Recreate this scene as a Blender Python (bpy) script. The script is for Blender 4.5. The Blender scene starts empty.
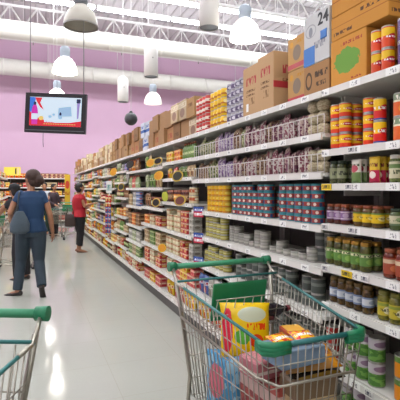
import bpy, math, random
from math import sin, cos, pi, atan, atan2, tan, sqrt, radians
from mathutils import Vector, Matrix
random.seed(7)
rnd = random.random
SC = bpy.context.scene
COL = SC.collection

# ------------------------------------------------------------------ camera geometry (metres; X across the aisle, Y along it)
F = 432.0; HOR = 189.0; EYE = 1.45
TH = atan(170 / F); CT, ST = cos(TH), sin(TH)
def at(px, py, z):                    # a point seen at px,py at depth z -> real place
    xc = (px - 200) / F * z
    return Vector((xc * CT + z * ST, z * CT - xc * ST, EYE + (HOR - py) / F * z))
def ydist(px, X):                     # how far along the aisle a point of the plane X stands
    return X / tan(TH + atan((px - 200) / F))
def facing(a, b):                     # heading for local +Y, given camera-right a and camera-forward b
    d = Vector((a * CT + b * ST, b * CT - a * ST))
    return atan2(-d.x, d.y)

# ------------------------------------------------------------------ materials
def lin(c):
    if isinstance(c, str):
        c = c.lstrip('#'); c = tuple(int(c[i:i + 2], 16) / 255 for i in (0, 2, 4))
        return tuple((v / 12.92 if v <= .04045 else ((v + .055) / 1.055) ** 2.4) for v in c) + (1,)
    return tuple(c) + (1,)
_mats = {}
class NT:
    def __init__(s, name):
        m = bpy.data.materials.new(name); m.use_nodes = True
        s.m = m; s.t = m.node_tree; s.b = s.t.nodes['Principled BSDF']
    def n(s, typ, **kw):
        n = s.t.nodes.new(typ)
        for k, v in kw.items():
            if k.startswith('i_'): n.inputs[int(k[2:])].default_value = v
            else: setattr(n, k, v)
        return n
    def l(s, a, b): s.t.links.new(a, b)
    def math(s, op, a, b=None, c=None):
        n = s.n('ShaderNodeMath', operation=op)
        for i, v in enumerate((a, b, c)):
            if v is None: continue
            if isinstance(v, (int, float)): n.inputs[i].default_value = v
            else: s.l(v, n.inputs[i])
        return n.outputs[0]
    def mix(s, fac, a, b):
        n = s.n('ShaderNodeMix', data_type='RGBA')
        for sock, v in ((n.inputs[0], fac), (n.inputs[6], a), (n.inputs[7], b)):
            if isinstance(v, (int, float, tuple)): sock.default_value = v
            else: s.l(v, sock)
        return n.outputs[2]

def plain(name, col, rough=.5, metal=0, noise=0, scale=20, coat=0, emit=0, bump=0, spec=None, alpha=None, trans=None):
    if name in _mats: return _mats[name]
    k = NT(name); c = lin(col)
    k.b.inputs['Roughness'].default_value = rough
    k.b.inputs['Metallic'].default_value = metal
    if spec is not None: k.b.inputs['Specular IOR Level'].default_value = spec
    if coat: k.b.inputs['Coat Weight'].default_value = coat
    if trans: k.b.inputs['Transmission Weight'].default_value = trans
    tc = k.n('ShaderNodeTexCoord')
    nz = k.n('ShaderNodeTexNoise'); nz.inputs['Scale'].default_value = scale; nz.inputs['Detail'].default_value = 3
    k.l(tc.outputs['Object'], nz.inputs['Vector'])
    f = max(noise, .02)
    d = tuple(v * (1 - f) for v in c[:3]) + (1,); e = tuple(min(1, v * (1 + f)) for v in c[:3]) + (1,)
    k.l(k.mix(nz.outputs[0], d, e), k.b.inputs['Base Color'])
    if bump:
        bp = k.n('ShaderNodeBump'); bp.inputs['Strength'].default_value = bump; bp.inputs['Distance'].default_value = .01
        k.l(nz.outputs[0], bp.inputs['Height']); k.l(bp.outputs[0], k.b.inputs['Normal'])
    if emit:
        k.b.inputs['Emission Color'].default_value = c; k.b.inputs['Emission Strength'].default_value = emit
    _mats[name] = k.m
    return k.m

def label(name, base, bands=(), blob=None, text=(), rep=1, rough=.45, vary=.06, speck=None, frac=1.0):
    """printed packaging: horizontal colour bands, a printed shape, rows of small marks, in the thing's own UV"""
    if name in _mats: return _mats[name]
    k = NT(name)
    k.b.inputs['Roughness'].default_value = rough
    uv = k.n('ShaderNodeTexCoord'); sp = k.n('ShaderNodeSeparateXYZ'); k.l(uv.outputs['UV'], sp.inputs[0])
    U = k.math('FRACT', k.math('MULTIPLY', sp.outputs[0], float(rep))) if rep != 1 else sp.outputs[0]
    V = sp.outputs[1]
    oi = k.n('ShaderNodeObjectInfo')
    cur = lin(base)
    if speck:
        nz = k.n('ShaderNodeTexNoise'); nz.inputs['Scale'].default_value = speck[1]; nz.inputs['Detail'].default_value = 2
        mp = k.n('ShaderNodeVectorMath', operation='ADD'); k.l(uv.outputs['UV'], mp.inputs[0])
        cb = k.n('ShaderNodeCombineXYZ'); k.l(oi.outputs['Random'], cb.inputs[2]); 
        sc_ = k.n('ShaderNodeVectorMath', operation='SCALE'); k.l(cb.outputs[0], sc_.inputs[0]); sc_.inputs['Scale'].default_value = 9
        k.l(sc_.outputs[0], mp.inputs[1]); k.l(mp.outputs[0], nz.inputs['Vector'])
        cur = k.mix(k.math('GREATER_THAN', nz.outputs[0], .53), cur, lin(speck[0]))
    for v0, v1, c in bands:
        m = k.math('MULTIPLY', k.math('GREATER_THAN', V, float(v0)), k.math('LESS_THAN', V, float(v1)))
        cur = k.mix(m, cur, lin(c))
    if blob:
        for bl in (blob if isinstance(blob, list) else [blob]):
            u0, v0, ru, rv, c = bl[:5]
            a = k.math('DIVIDE', k.math('SUBTRACT', U, float(u0)), float(ru))
            b = k.math('DIVIDE', k.math('SUBTRACT', V, float(v0)), float(rv))
            d = k.math('ADD', k.math('MULTIPLY', a, a), k.math('MULTIPLY', b, b))
            if len(bl) > 5:
                nz = k.n('ShaderNodeTexNoise'); nz.inputs['Scale'].default_value = 9; k.l(uv.outputs['UV'], nz.inputs['Vector'])
                d = k.math('ADD', d, k.math('MULTIPLY', k.math('SUBTRACT', nz.outputs[0], .5), float(bl[5])))
            cur = k.mix(k.math('LESS_THAN', d, 1.0), cur, lin(c))
    for t in text:
        v0, v1, c = t[:3]; u0, u1 = (t[3], t[4]) if len(t) > 3 else (.08, .92)
        m = k.math('MULTIPLY', k.math('GREATER_THAN', V, float(v0)), k.math('LESS_THAN', V, float(v1)))
        m = k.math('MULTIPLY', m, k.math('MULTIPLY', k.math('GREATER_THAN', U, float(u0)), k.math('LESS_THAN', U, float(u1))))
        mp = k.n('ShaderNodeMapping'); mp.inputs['Scale'].default_value = (22 * max(1, rep ** .5), 2.5 / max(.02, v1 - v0) * .35, 1)
        mp.inputs['Location'].default_value = (v0 * 7, v0 * 3, 0)
        k.l(uv.outputs['UV'], mp.inputs[0])
        nz = k.n('ShaderNodeTexNoise'); nz.inputs['Scale'].default_value = 1; nz.inputs['Detail'].default_value = 1
        k.l(mp.outputs[0], nz.inputs['Vector'])
        m = k.math('MULTIPLY', m, k.math('GREATER_THAN', nz.outputs[0], .48))
        cur = k.mix(m, cur, lin(c))
    hv = k.n('ShaderNodeHueSaturation'); hv.inputs['Saturation'].default_value = 1.04
    k.l(k.math('MULTIPLY_ADD', oi.outputs['Random'], vary, .5 - vary / 2), hv.inputs['Hue']) if vary > .1 else None
    k.l(k.math('MULTIPLY_ADD', oi.outputs['Random'], vary * 3.5, .94 - vary * 1.7), hv.inputs['Value'])
    if isinstance(cur, tuple): hv.inputs['Color'].default_value = cur
    else: k.l(cur, hv.inputs['Color'])
    k.l(hv.outputs[0], k.b.inputs['Base Color'])
    _mats[name] = k.m
    return k.m

# ------------------------------------------------------------------ mesh builder
class M:
    def __init__(s): s.v = []; s.f = []; s.uv = []; s.mi = []; s.sm = []
    def face(s, idx, uvs=None, mi=0, smooth=False):
        s.f.append(idx); s.uv.append(uvs or [(0, 0)] * len(idx)); s.mi.append(mi); s.sm.append(smooth)
    def box(s, c, d, mi=0, T=None, top_mi=None):
        x, y, z = c; a, b, h = d[0] / 2, d[1] / 2, d[2] / 2
        n = len(s.v)
        P = [(x + i * a, y + j * b, z + k * h) for k in (-1, 1) for j in (-1, 1) for i in (-1, 1)]
        if T: P = [tuple(T @ Vector(p)) for p in P]
        s.v += P
        q = [(0, 0), (1, 0), (1, 1), (0, 1)]
        tm = mi if top_mi is None else top_mi
        for idx, m in (((2, 0, 4, 6), mi), ((0, 1, 5, 4), mi), ((1, 3, 7, 5), mi), ((3, 2, 6, 7), mi), ((4, 5, 7, 6), tm), ((2, 3, 1, 0), mi)):
            s.face([n + i for i in idx], q, m)
        return s
    def bevbox(s, c, d, r=.004, mi=0, T=None):   # box with chamfered vertical and horizontal edges
        x, y, z = c; a, b, h = d[0] / 2, d[1] / 2, d[2] / 2
        n = len(s.v); rings = []
        def ring(zz, ia):
            aa, bb = a - ia, b - ia; rr = r if ia == 0 else r
            return [(-aa, -bb + rr, zz), (-aa + rr, -bb, zz), (aa - rr, -bb, zz), (aa, -bb + rr, zz), (aa, bb - rr, zz), (aa - rr, bb, zz), (-aa + rr, bb, zz), (-aa, bb - rr, zz)]
        for zz, ia in ((-h, r), (-h + r, 0), (h - r, 0), (h, r)): rings += ring(zz, ia)
        P = [Vector((x + p[0], y + p[1], z + p[2])) for p in rings]
        if T: P = [T @ p for p in P]
        s.v += [tuple(p) for p in P]
        for k in range(3):
            v0, v1 = (0, 0) if k == 0 else ((0, 1) if k == 1 else (1, 1))
            for i in range(8):
                j = (i + 1) % 8
                full = i % 2 == 1 or True
                if i in (7, 1, 3, 5): pass
                uu = {7: (0, 1), 1: (0, 1), 3: (0, 1), 5: (0, 1)}.get(i, (0, 0))
                s.face([n + k * 8 + i, n + k * 8 + j, n + k * 8 + 8 + j, n + k * 8 + 8 + i], [(uu[0], v0), (uu[1], v0), (uu[1], v1), (uu[0], v1)], mi)
        s.face([n + 24 + i for i in range(8)], [(.5, .5)] * 8, mi)
        s.face([n + 7 - i for i in range(8)], [(.5, .5)] * 8, mi)
        return s
    def lathe(s, prof, n=14, mi=None, c=(0, 0, 0), smooth=True, closed=True, T=None, v01=None):
        """prof: list of (r, z[, material]); material of the band that starts at this point"""
        b = len(s.v); k = len(prof)
        zs = [p[1] for p in prof]
        for p in prof:
            for i in range(n):
                a = 2 * pi * i / n + pi
                P = Vector((c[0] + p[0] * cos(a), c[1] + p[0] * sin(a), c[2] + p[1]))
                s.v.append(tuple(T @ P if T else P))
        for j in range(k - 1):
            m = prof[j][2] if len(prof[j]) > 2 else (mi or 0)
            if v01: vv = [(zs[j] - v01[0]) / (v01[1] - v01[0]), (zs[j + 1] - v01[0]) / (v01[1] - v01[0])]
            else: vv = [j / (k - 1), (j + 1) / (k - 1)]
            for i in range(n):
                i2 = (i + 1) % n
                u0, u1 = i / n, (i + 1) / n
                s.face([b + j * n + i, b + j * n + i2, b + (j + 1) * n + i2, b + (j + 1) * n + i], [(u0, vv[0]), (u1, vv[0]), (u1, vv[1]), (u0, vv[1])], m, smooth)
        if closed:
            if prof[0][0] > 1e-5: s.face([b + n - 1 - i for i in range(n)], None, prof[0][2] if len(prof[0]) > 2 else (mi or 0))
            if prof[-1][0] > 1e-5: s.face([b + (k - 1) * n + i for i in range(n)], None, prof[-1][2] if len(prof[-1]) > 2 else (mi or 0))
        return s
    def tube(s, pts, r, n=5, mi=0, closed=False):
        pts = [Vector(p) for p in pts]; b = len(s.v); k = len(pts)
        rs = r if isinstance(r, (list, tuple)) else [r] * k
        prev = None
        for i, p in enumerate(pts):
            if closed: t = pts[(i + 1) % k] - pts[i - 1]
            elif i == 0: t = pts[1] - p
            elif i == k - 1: t = p - pts[i - 1]
            else: t = (pts[i + 1] - p).normalized() + (p - pts[i - 1]).normalized()
            t.normalize()
            if prev is None:
                u = t.cross(Vector((0, 0, 1)))
                if u.length < .1: u = t.cross(Vector((1, 0, 0)))
            else: u = prev - t * prev.dot(t)
            u.normalize(); prev = u; w = t.cross(u)
            for q in range(n):
                a = 2 * pi * q / n
                s.v.append(tuple(p + rs[i] * (cos(a) * u + sin(a) * w)))
        for i in range(k if closed else k - 1):
            for q in range(n):
                q2 = (q + 1) % n; i2 = (i + 1) % k
                s.face([b + i * n + q, b + i * n + q2, b + i2 * n + q2, b + i2 * n + q], None, mi, True)
        if not closed:
            s.face([b + n - 1 - q for q in range(n)], None, mi); s.face([b + (k - 1) * n + q for q in range(n)], None, mi)
        return s
    def ball(s, c, r, n=12, m=8, mi=0, T=None):
        rx, ry, rz = r if isinstance(r, (tuple, list)) else (r, r, r)
        b = len(s.v)
        c = Vector(c)
        tr = (lambda p: tuple(T @ p)) if T else (lambda p: tuple(p))
        for j in range(1, m):
            ph = pi * j / m
            for i in range(n):
                a = 2 * pi * i / n
                s.v.append(tr(c + Vector((rx * sin(ph) * cos(a), ry * sin(ph) * sin(a), -rz * cos(ph)))))
        lo = len(s.v); s.v.append(tr(c - Vector((0, 0, rz)))); s.v.append(tr(c + Vector((0, 0, rz))))
        for j in range(m - 2):
            for i in range(n):
                i2 = (i + 1) % n
                s.face([b + j * n + i, b + j * n + i2, b + (j + 1) * n + i2, b + (j + 1) * n + i], None, mi, True)
        for i in range(n):
            i2 = (i + 1) % n
            s.face([lo, b + i2, b + i], None, mi, True); s.face([lo + 1, b + (m - 2) * n + i, b + (m - 2) * n + i2], None, mi, True)
        return s
    def pillow(s, w, h, d, mi=0, nu=7, nv=8, T=None, crimp=.08):
        """soft sealed bag, front facing -X, width along Y, standing on z=0"""
        b = len(s.v)
        P = []
        for side in (-1, 1):
            for j in range(nv + 1):
                v = j / nv
                for i in range(nu + 1):
                    u = i / nu
                    e = max(0, 1 - (2 * u - 1) ** 2) ** .6
                    g = 0 if v < crimp * .5 or v > 1 - crimp * .5 else max(0, 1 - (2 * v - 1) ** 4) ** .7
                    th = d / 2 * e * g * (1 + .12 * sin(9 * u + 5 * v)) + .0012
                    ww = w * (1 - .06 * g)
                    P.append(Vector((side * th, (.5 - u) * ww, v * h)))
        if T: P = [T @ p for p in P]
        s.v += [tuple(p) for p in P]
        N = (nu + 1) * (nv + 1)
        for side in (0, 1):
            for j in range(nv):
                for i in range(nu):
                    a = b + side * N + j * (nu + 1) + i
                    q = [a, a + 1, a + nu + 2, a + nu + 1]; uvq = [(i / nu, j / nv), ((i + 1) / nu, j / nv), ((i + 1) / nu, (j + 1) / nv), (i / nu, (j + 1) / nv)]
                    if side: q = q[::-1]; uvq = uvq[::-1]
                    s.face(q, uvq, mi, True)
        for j in range(nv):
            for i in (0, nu):
                a = b + j * (nu + 1) + i; c = a + nu + 1
                s.face([a, c, c + N, a + N] if i == 0 else [c, a, a + N, c + N], [(0, 0)] * 4, mi)
        for j in (0, nv):
            for i in range(nu):
                a = b + j * (nu + 1) + i; c = a + 1
                s.face([c, a, a + N, c + N] if j == 0 else [a, c, c + N, a + N], [(0, 0)] * 4, mi)
        return s
    def loft(s, rings, n=12, mi=0, cap=True):
        """rings: (centre, right-vector * rx, front-vector * ry)"""
        b = len(s.v)
        for c, u, w in rings:
            c = Vector(c); u = Vector(u); w = Vector(w)
            for i in range(n):
                a = 2 * pi * i / n
                s.v.append(tuple(c + u * cos(a) + w * sin(a)))
        for j in range(len(rings) - 1):
            for i in range(n):
                i2 = (i + 1) % n
                s.face([b + j * n + i, b + j * n + i2, b + (j + 1) * n + i2, b + (j + 1) * n + i], [(i / n, j / 8), ((i + 1) / n, j / 8), ((i + 1) / n, (j + 1) / 8), (i / n, (j + 1) / 8)], mi, True)
        if cap:
            s.face([b + n - 1 - i for i in range(n)], None, mi); s.face([b + (len(rings) - 1) * n + i for i in range(n)], None, mi)
        return s
    def limb(s, pts, rads, n=10, mi=0, round_ends=True, flat=1.0, side=None):
        pts = [Vector(p) for p in pts]
        rings = []
        for i, p in enumerate(pts):
            t = (pts[min(i + 1, len(pts) - 1)] - pts[max(i - 1, 0)]).normalized()
            u = Vector(side) if side else t.cross(Vector((0, 1, 0.01)))
            u = (u - t * u.dot(t))
            if u.length < .05: u = t.cross(Vector((1, 0, 0)))
            u.normalize(); w = t.cross(u)
            rings.append((p, u * rads[i], w * rads[i] * flat))
        s.loft(rings, n, mi)
        if round_ends:
            for i in (0, -1): s.ball(pts[i], rads[i] * .98, 10, 6, mi)
        return s
    def mesh(s, name, mats):
        me = bpy.data.meshes.new(name)
        me.from_pydata(s.v, [], s.f)
        for m in mats: me.materials.append(m)
        ul = me.uv_layers.new(name='UVMap')
        flat = [c for f in s.uv for uv in f for c in uv]
        ul.data.foreach_set('uv', flat)
        me.polygons.foreach_set('material_index', s.mi)
        me.polygons.foreach_set('use_smooth', s.sm)
        me.update()
        return me
    def build(s, name, mats, parent=None, loc=(0, 0, 0), rz=0):
        if not isinstance(mats, (list, tuple)): mats = [mats]
        o = bpy.data.objects.new(name, s.mesh(name, mats)); COL.objects.link(o)
        o.parent = parent; o.location = loc; o.rotation_euler = (0, 0, rz)
        return o

def tag(o, label=None, cat=None, group=None, kind=None):
    if label: o['label'] = label
    if cat: o['category'] = cat
    if group: o['group'] = group
    if kind: o['kind'] = kind
    return o
def empty(name, loc=(0, 0, 0), rz=0):
    o = bpy.data.objects.new(name, None); COL.objects.link(o); o.location = loc; o.rotation_euler = (0, 0, rz); return o
def kids(o): return _kids.get(o.name, [])
_kids = {}
def adopt(o, c): _kids.setdefault(o.name, []).append(c)
def dup(o, parent=None):
    c = o.copy(); COL.objects.link(c); c.parent = parent
    for ch in list(o.children): dup(ch, c)
    return c
def remesh(m, voxel, smooth=2):
    """fuse overlapping closed pieces into one continuous skin"""
    me = m.mesh('tmp', [])
    o = bpy.data.objects.new('tmp', me); COL.objects.link(o)
    r = o.modifiers.new('r', 'REMESH'); r.mode = 'VOXEL'; r.voxel_size = voxel; r.use_smooth_shade = True
    if smooth:
        k = o.modifiers.new('s', 'SMOOTH'); k.factor = .5; k.iterations = smooth
    dg = bpy.context.evaluated_depsgraph_get()
    out = bpy.data.meshes.new_from_object(o.evaluated_get(dg))
    bpy.data.objects.remove(o); bpy.data.meshes.remove(me)
    out.materials.clear()
    for p in out.polygons: p.material_index = 0
    return out
def obj(name, me, mat, parent=None, loc=(0, 0, 0)):
    o = bpy.data.objects.new(name, me); COL.objects.link(o)
    for m in (mat if isinstance(mat, (list, tuple)) else [mat]): me.materials.append(m)
    o.parent = parent; o.location = loc
    return o
def text_mesh(s, size, mat, parent, T, name='printed_lettering', extrude=.0006, bold=0):
    cu = bpy.data.curves.new('t', 'FONT'); cu.body = s; cu.size = size; cu.extrude = extrude; cu.align_x = 'CENTER'; cu.align_y = 'CENTER'; cu.offset = bold
    o = bpy.data.objects.new('t', cu); COL.objects.link(o)
    me = bpy.data.meshes.new_from_object(o.evaluated_get(bpy.context.evaluated_depsgraph_get()))
    bpy.data.objects.remove(o)
    me.transform(T); me.name = name; me.materials.clear()
    return obj(name, me, mat, parent)

# common materials
WHITE = plain('white enamelled steel', '#dedbd4', .35)
DARKBACK = plain('grey perforated back panel', '#4a4641', .8, noise=.15)
UPR = plain('grey steel upright', '#8c8983', .5)
CHROME = plain('zinc plated wire', '#a29c90', .3, metal=.75)
GREEN = plain('green plastic', '#0f7049', .4)
GREENP = plain('painted teal rail', '#256a68', .4)
DGREEN = plain('dark green plastic panel', '#1a7a4c', .4)
BLACK = plain('black plastic', '#141416', .35)
RUBBER = plain('grey rubber', '#3c3c3e', .7)
METAL = plain('tinned steel', '#a8a59e', .3, metal=.8)
CARD = lambda nm='brown corrugated cardboard', c='#b58a5c': plain(nm, c, .85, noise=.08, scale=12)

# ------------------------------------------------------------------ the setting
RX0, RX1, RY0, RY1, RH = -12.0, 24.0, -8.0, 20.4, 8.6
def floor_mat():
    k = NT('polished vinyl floor'); tc = k.n('ShaderNodeTexCoord')
    nz = k.n('ShaderNodeTexNoise'); nz.inputs['Scale'].default_value = 1.3; nz.inputs['Detail'].default_value = 5
    k.l(tc.outputs['Object'], nz.inputs['Vector'])
    n2 = k.n('ShaderNodeTexNoise'); n2.inputs['Scale'].default_value = 60; k.l(tc.outputs['Object'], n2.inputs['Vector'])
    c = k.mix(nz.outputs[0], lin('#a5a59c'), lin('#b0b0a8'))
    c = k.mix(k.math('MULTIPLY', n2.outputs[0], .25), c, lin('#9a998f'))
    br = k.n('ShaderNodeTexBrick'); br.inputs['Scale'].default_value = 1; br.offset = 0
    br.inputs['Brick Width'].default_value = .6; br.inputs['Row Height'].default_value = .6; br.inputs['Mortar Size'].default_value = .002
    k.l(tc.outputs['Object'], br.inputs['Vector'])
    c = k.mix(k.math('MULTIPLY', br.outputs['Fac'], .35), c, lin('#8a8678'))
    k.l(c, k.b.inputs['Base Color'])
    k.l(k.math('MULTIPLY_ADD', nz.outputs[0], .05, .06), k.b.inputs['Roughness'])
    k.b.inputs['Specular IOR Level'].default_value = .16
    return k.m
def struct(name, m, mat): return tag(m.build(name, mat), kind='structure')
struct('floor', M().box(((RX0 + RX1) / 2, (RY0 + RY1) / 2, -.05), (RX1 - RX0, RY1 - RY0, .1)), floor_mat())
PURPLE = plain('lilac painted wall', '#dcb6d0', .8, noise=.03, scale=1)
PALE = plain('pale painted wall', '#d6cfd0', .8)
struct('wall_far', M().box(((RX0 + RX1) / 2, RY1 + .1, RH / 2), (RX1 - RX0, .2, RH)), PURPLE)
struct('wall_right', M().box((RX1 + .1, (RY0 + RY1) / 2, RH / 2), (.2, RY1 - RY0, RH)), PALE)
struct('wall_left', M().box((RX0 - .1, (RY0 + RY1) / 2, RH / 2), (.2, RY1 - RY0, RH)), PURPLE)
struct('wall_near', M().box(((RX0 + RX1) / 2, RY0 - .1, RH / 2), (RX1 - RX0, .2, RH)), plain('off white wall', '#d8d4cc', .8))
m = M().box(((RX0 + RX1) / 2, (RY0 + RY1) / 2, RH + .05), (RX1 - RX0, RY1 - RY0, .1))
struct('ceiling', m, plain('pale grey roof sheet', '#d3cdce', .7, noise=.04, scale=2))
m = M()
for i in range(89):
    m.box((RX0 + .2 + i * .4, (RY0 + RY1) / 2, RH - .02), (.06, RY1 - RY0, .04))
struct('trim_1', m, plain('pale grey roof rib', '#bfb9ba', .6))
m = M()
for y in (1.5, 5, 8.2, 11.2, 14.2, 17.2):
    m.box(((RX0 + RX1) / 2, y, RH - .14), (RX1 - RX0, .09, .2))
struct('trim_2', m, plain('grey roof purlin', '#aaa3a5', .6))
TR = plain('white painted steel', '#f2f0ee', .5)
for i, Y in enumerate((3.7, 7.6, 11.4, 15.3)):
    m = M(); z0, z1 = 6.78, 7.42
    for z in (z0, z1): m.box(((RX0 + RX1) / 2, Y, z), (RX1 - RX0, .07, .07))
    x = RX0 + .05; st = .42; k = 0
    while x < RX1 - st:
        a, b = (z0, z1) if k % 2 == 0 else (z1, z0)
        m.tube([(x, Y, a), (x + st, Y, b)], .03, 4)
        if k % 2 == 0: m.tube([(x + st, Y, z0), (x + st, Y, z1)], .018, 4)
        x += st; k += 1
    x = RX0 + 1
    while x < RX1: m.box((x, Y, (z1 + RH) / 2), (.05, .05, RH - z1)); x += 3
    word = ['nearest', 'second', 'third', 'fourth', 'farthest'][i]
    tag(m.build('roof_truss', TR), 'white steel lattice roof truss, %s of the four across the aisle' % word, 'truss')
# two round air ducts across the hall
DM = plain('white duct skin', '#dcd8d0', .5, noise=.04, scale=3)
for Y, r, z, lb in ((14.6, .28, 6.4, 'thick white round duct hanging under the lattice truss'), (19.15, .33, 6.4, 'thick white round duct running along the lilac end wall')):
    o = empty('air_duct', (0, Y, z)); tag(o, lb, 'duct')
    m = M(); Tm = Matrix.Rotation(pi / 2, 4, 'Y')
    m.lathe([(r, -11.6), (r, 23.6)], 24, T=Tm)
    m.build('duct_pipe', DM, o)
    for k in range(14): M().lathe([(r + .012, -.035), (r + .012, .035)], 24, T=Tm).build('joint_band', DM, o, (-8 + k * 1.75, 0, 0))
    for k in range(8): M().tube([(0, 0, r), (0, 0, RH - z)], .012, 4).build('hanger_rod', TR, o, (-8 + k * 2.9, 0, 0))
o = empty('sprinkler_pipe', (0, 15.15, 6.28)); tag(o, 'thin white water pipe crossing the hall below the nearer duct', 'pipe')
M().tube([(-11.8, 0, 0), (23.8, 0, 0)], .045, 8).build('pipe', TR, o)
for k in range(7): M().tube([(0, 0, 0), (0, 0, RH - 6.28)], .01, 4).build('hanger_rod', TR, o, (-4 + k * 2.9, 0, 0))
for k in range(6):
    M().tube([(-8.6 + k * 2.9, 0, -.02), (-8.6 + k * 2.9, 0, -.12)], .02, 6).build('sprinkler_head', METAL, o)

# fluorescent rows
TUBE_E, AREA_W = 30, 280
TUBE = plain('glowing fluorescent tube', '#f3f9ff', .5, emit=TUBE_E)
HOUS = plain('white fixture housing', '#e6e4e0', .4)
def fluor():
    o = empty('fluorescent_light')
    M().box((0, 0, .06), (2.36, .1, .05)).build('housing', HOUS, o)
    for y in (-.07, .07): M().tube([(-1.16, 0, 0), (1.16, 0, 0)], .03, 8).build('lamp_tube', TUBE, o, (0, y, 0))
    for x in (-.9, .9): M().tube([(0, 0, .08), (0, 0, RH - 7.0)], .006, 4).build('hanger_rod', TR, o, (x, 0, 0))
    return o
FL = fluor(); used = False
ordw = ['first', 'second', 'third', 'fourth', 'fifth', 'sixth', 'seventh', 'eighth', 'ninth', 'tenth', 'eleventh', 'twelfth', 'thirteenth', 'fourteenth', 'fifteenth']
def area(loc, sx, sy, power, rot=(0, 0, 0), col=(.95, .98, 1)):
    l = bpy.data.lights.new('tube_light', 'AREA'); l.shape = 'RECTANGLE'; l.size = sx; l.size_y = sy; l.energy = power; l.color = col
    o = bpy.data.objects.new('tube_light', l); COL.objects.link(o); o.location = loc; o.rotation_euler = rot
    return o
ROWS = [(-4.5, 'behind the camera'), (-.5, 'behind the second row'), (3.2, 'third row overhead'), (6.8, 'above the middle of the aisle'), (9.8, 'before the nearer bright row'), (12.2, 'in the shorter bright row before the long one'), (13.5, 'in the long bright row near the truss'), (16.6, 'unseen behind the nearer duct, added to light the wall')]  # last row is added, hidden behind the duct, to brighten the far wall
for Y, w in ROWS:
    for i in range(7 if Y < 9 else 11):
        f = FL if not used else dup(FL); used = True
        f.location = (-9 + i * 2.42 + (.0 if Y != 12.2 else 1.1), Y, 7.0)
        tag(f, 'white twin tube fluorescent fitting hanging %s' % w, 'ceiling light', 'fluorescent fittings %s' % w)
    area((-1.7 if Y < 9 else 3.1, Y, 6.96), 16.5 if Y < 9 else 26, .2, AREA_W * (1 if Y < 9 else 1.5))

# high-bay bell lamps
def bell(lit):
    o = empty('bell_lamp')
    shade = plain('glowing milky acrylic shade', '#fff8ee', .4, emit=4.5) if lit == 2 else (plain('faintly glowing acrylic shade', '#eeeae2', .4, emit=.55) if lit == 1 else plain('unlit milky acrylic shade', '#b3aca0', .35))
    m = M().lathe([(.235, -.16), (.242, -.15), (.228, -.06), (.19, .04), (.13, .11), (.09, .14), (.088, .135), (.125, .105), (.183, .036), (.222, -.062), (.234, -.15)], 28, closed=False)
    m.build('shade', shade, o)
    M().lathe([(.238, -.172), (.247, -.172), (.247, -.148), (.238, -.148), (.238, -.172)], 28, closed=False).build('rim_band', plain('grey rim band', '#8f8b85', .4) if lit == 0 else shade, o)
    M().lathe([(.06, .12), (.085, .15), (.1, .17), (.1, .32), (.07, .36), (.03, .37)], 16).build('ballast_housing', plain('grey blue cast housing', '#9fa8b4', .45) if lit else plain('dark grey cast housing', '#6f7276', .45), o)
    if lit: M().ball((0, 0, -.02), (.05, .05, .09)).build('bulb', plain('glowing lamp bulb', '#ffffff', .3, emit=12 if lit == 2 else 4), o)
    M().tube([(0, 0, .36), (0, 0, RH - 3.9)], .006, 5).build('suspension_cord', TR, o)
    return o
LAMPS = [(65, 68, 2, 'lit white bell lamp hanging above the television'), (81, 20, 0, 'large unlit grey bell lamp hanging close to the fluorescent row'),
         (245, 33, 2, 'glaring bell lamp hanging beside the cardboard boxes'), (153, 100, 1, 'faint small bell lamp hanging above the cartons'), (57, 97, 2, 'bell lamp whose housing peeks over the television')]
for px, py, lit, lb in LAMPS:
    z = F * 2.45 / (HOR - py); p = at(px, py, z)
    o = bell(lit); o.location = (p.x, p.y, 3.97); tag(o, lb, 'lamp')
    if lit == 2:
        l = bpy.data.lights.new('bell_bulb_light', 'POINT'); l.energy = 45; l.shadow_soft_size = .12; l.color = (1, .98, .95)
        q = bpy.data.objects.new('bell_bulb_light', l); COL.objects.link(q); q.location = (p.x, p.y, 3.72)
for Y in (13.6, 16.2):
    o = bell(2); o.location = (.66, Y, 3.9); tag(o, 'bell lamp hanging far down the aisle, %s behind the television' % ('next' if Y < 14 else 'second'), 'lamp')
    l = bpy.data.lights.new('bell_bulb_light', 'POINT'); l.energy = 30; l.shadow_soft_size = .12
    q = bpy.data.objects.new('bell_bulb_light', l); COL.objects.link(q); q.location = (.66, Y, 3.72)
# pendant white cylinders
for px, py, lb in ((151, 77, 'white pendant cylinder between the other two'), (123, 102, 'small farthest white pendant cylinder near the dark ball'), (209, 28, 'large nearest white pendant cylinder with grey underside')):
    z = F * 2.55 / (HOR - py); p = at(px, py, z)
    o = empty('pendant_cylinder', (p.x, p.y, 4.0)); tag(o, lb, 'pendant')
    M().lathe([(.152, 0), (.16, 0), (.16, .62), (.13, .7), (.06, .75), (.0, .76)], 24, closed=False).build('casing', plain('white pendant casing', '#e4e0dc', .45), o)
    M().lathe([(.0, .015), (.15, .012), (.15, .03), (0, .03)], 24, closed=False).build('speaker_grille', plain('grey perforated grille', '#8d9096', .6), o)
    M().ball((0, -.16, .4), (.018, .01, .018), 8, 6).build('indicator', plain('grey button', '#a5a2a0', .5), o)
    M().tube([(0, 0, .74), (0, 0, RH - 4)], .007, 5).build('suspension_cord', TR, o)
p = at(131, 119, 10.5)
o = empty('ball_speaker', p); tag(o, 'dark grey hanging ball over the stacked cartons', 'speaker')
M().ball((0, 0, 0), .158, 20, 12).build('ball_shell', plain('dark grey ball shell', '#2c2c30', .5), o)
M().lathe([(.05, .145), (.03, .19), (.01, .2)], 12).build('cord_cap', BLACK, o)
M().tube([(0, 0, .19), (0, 0, RH - p.z)], .006, 5).build('suspension_cord', TR, o)

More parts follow.
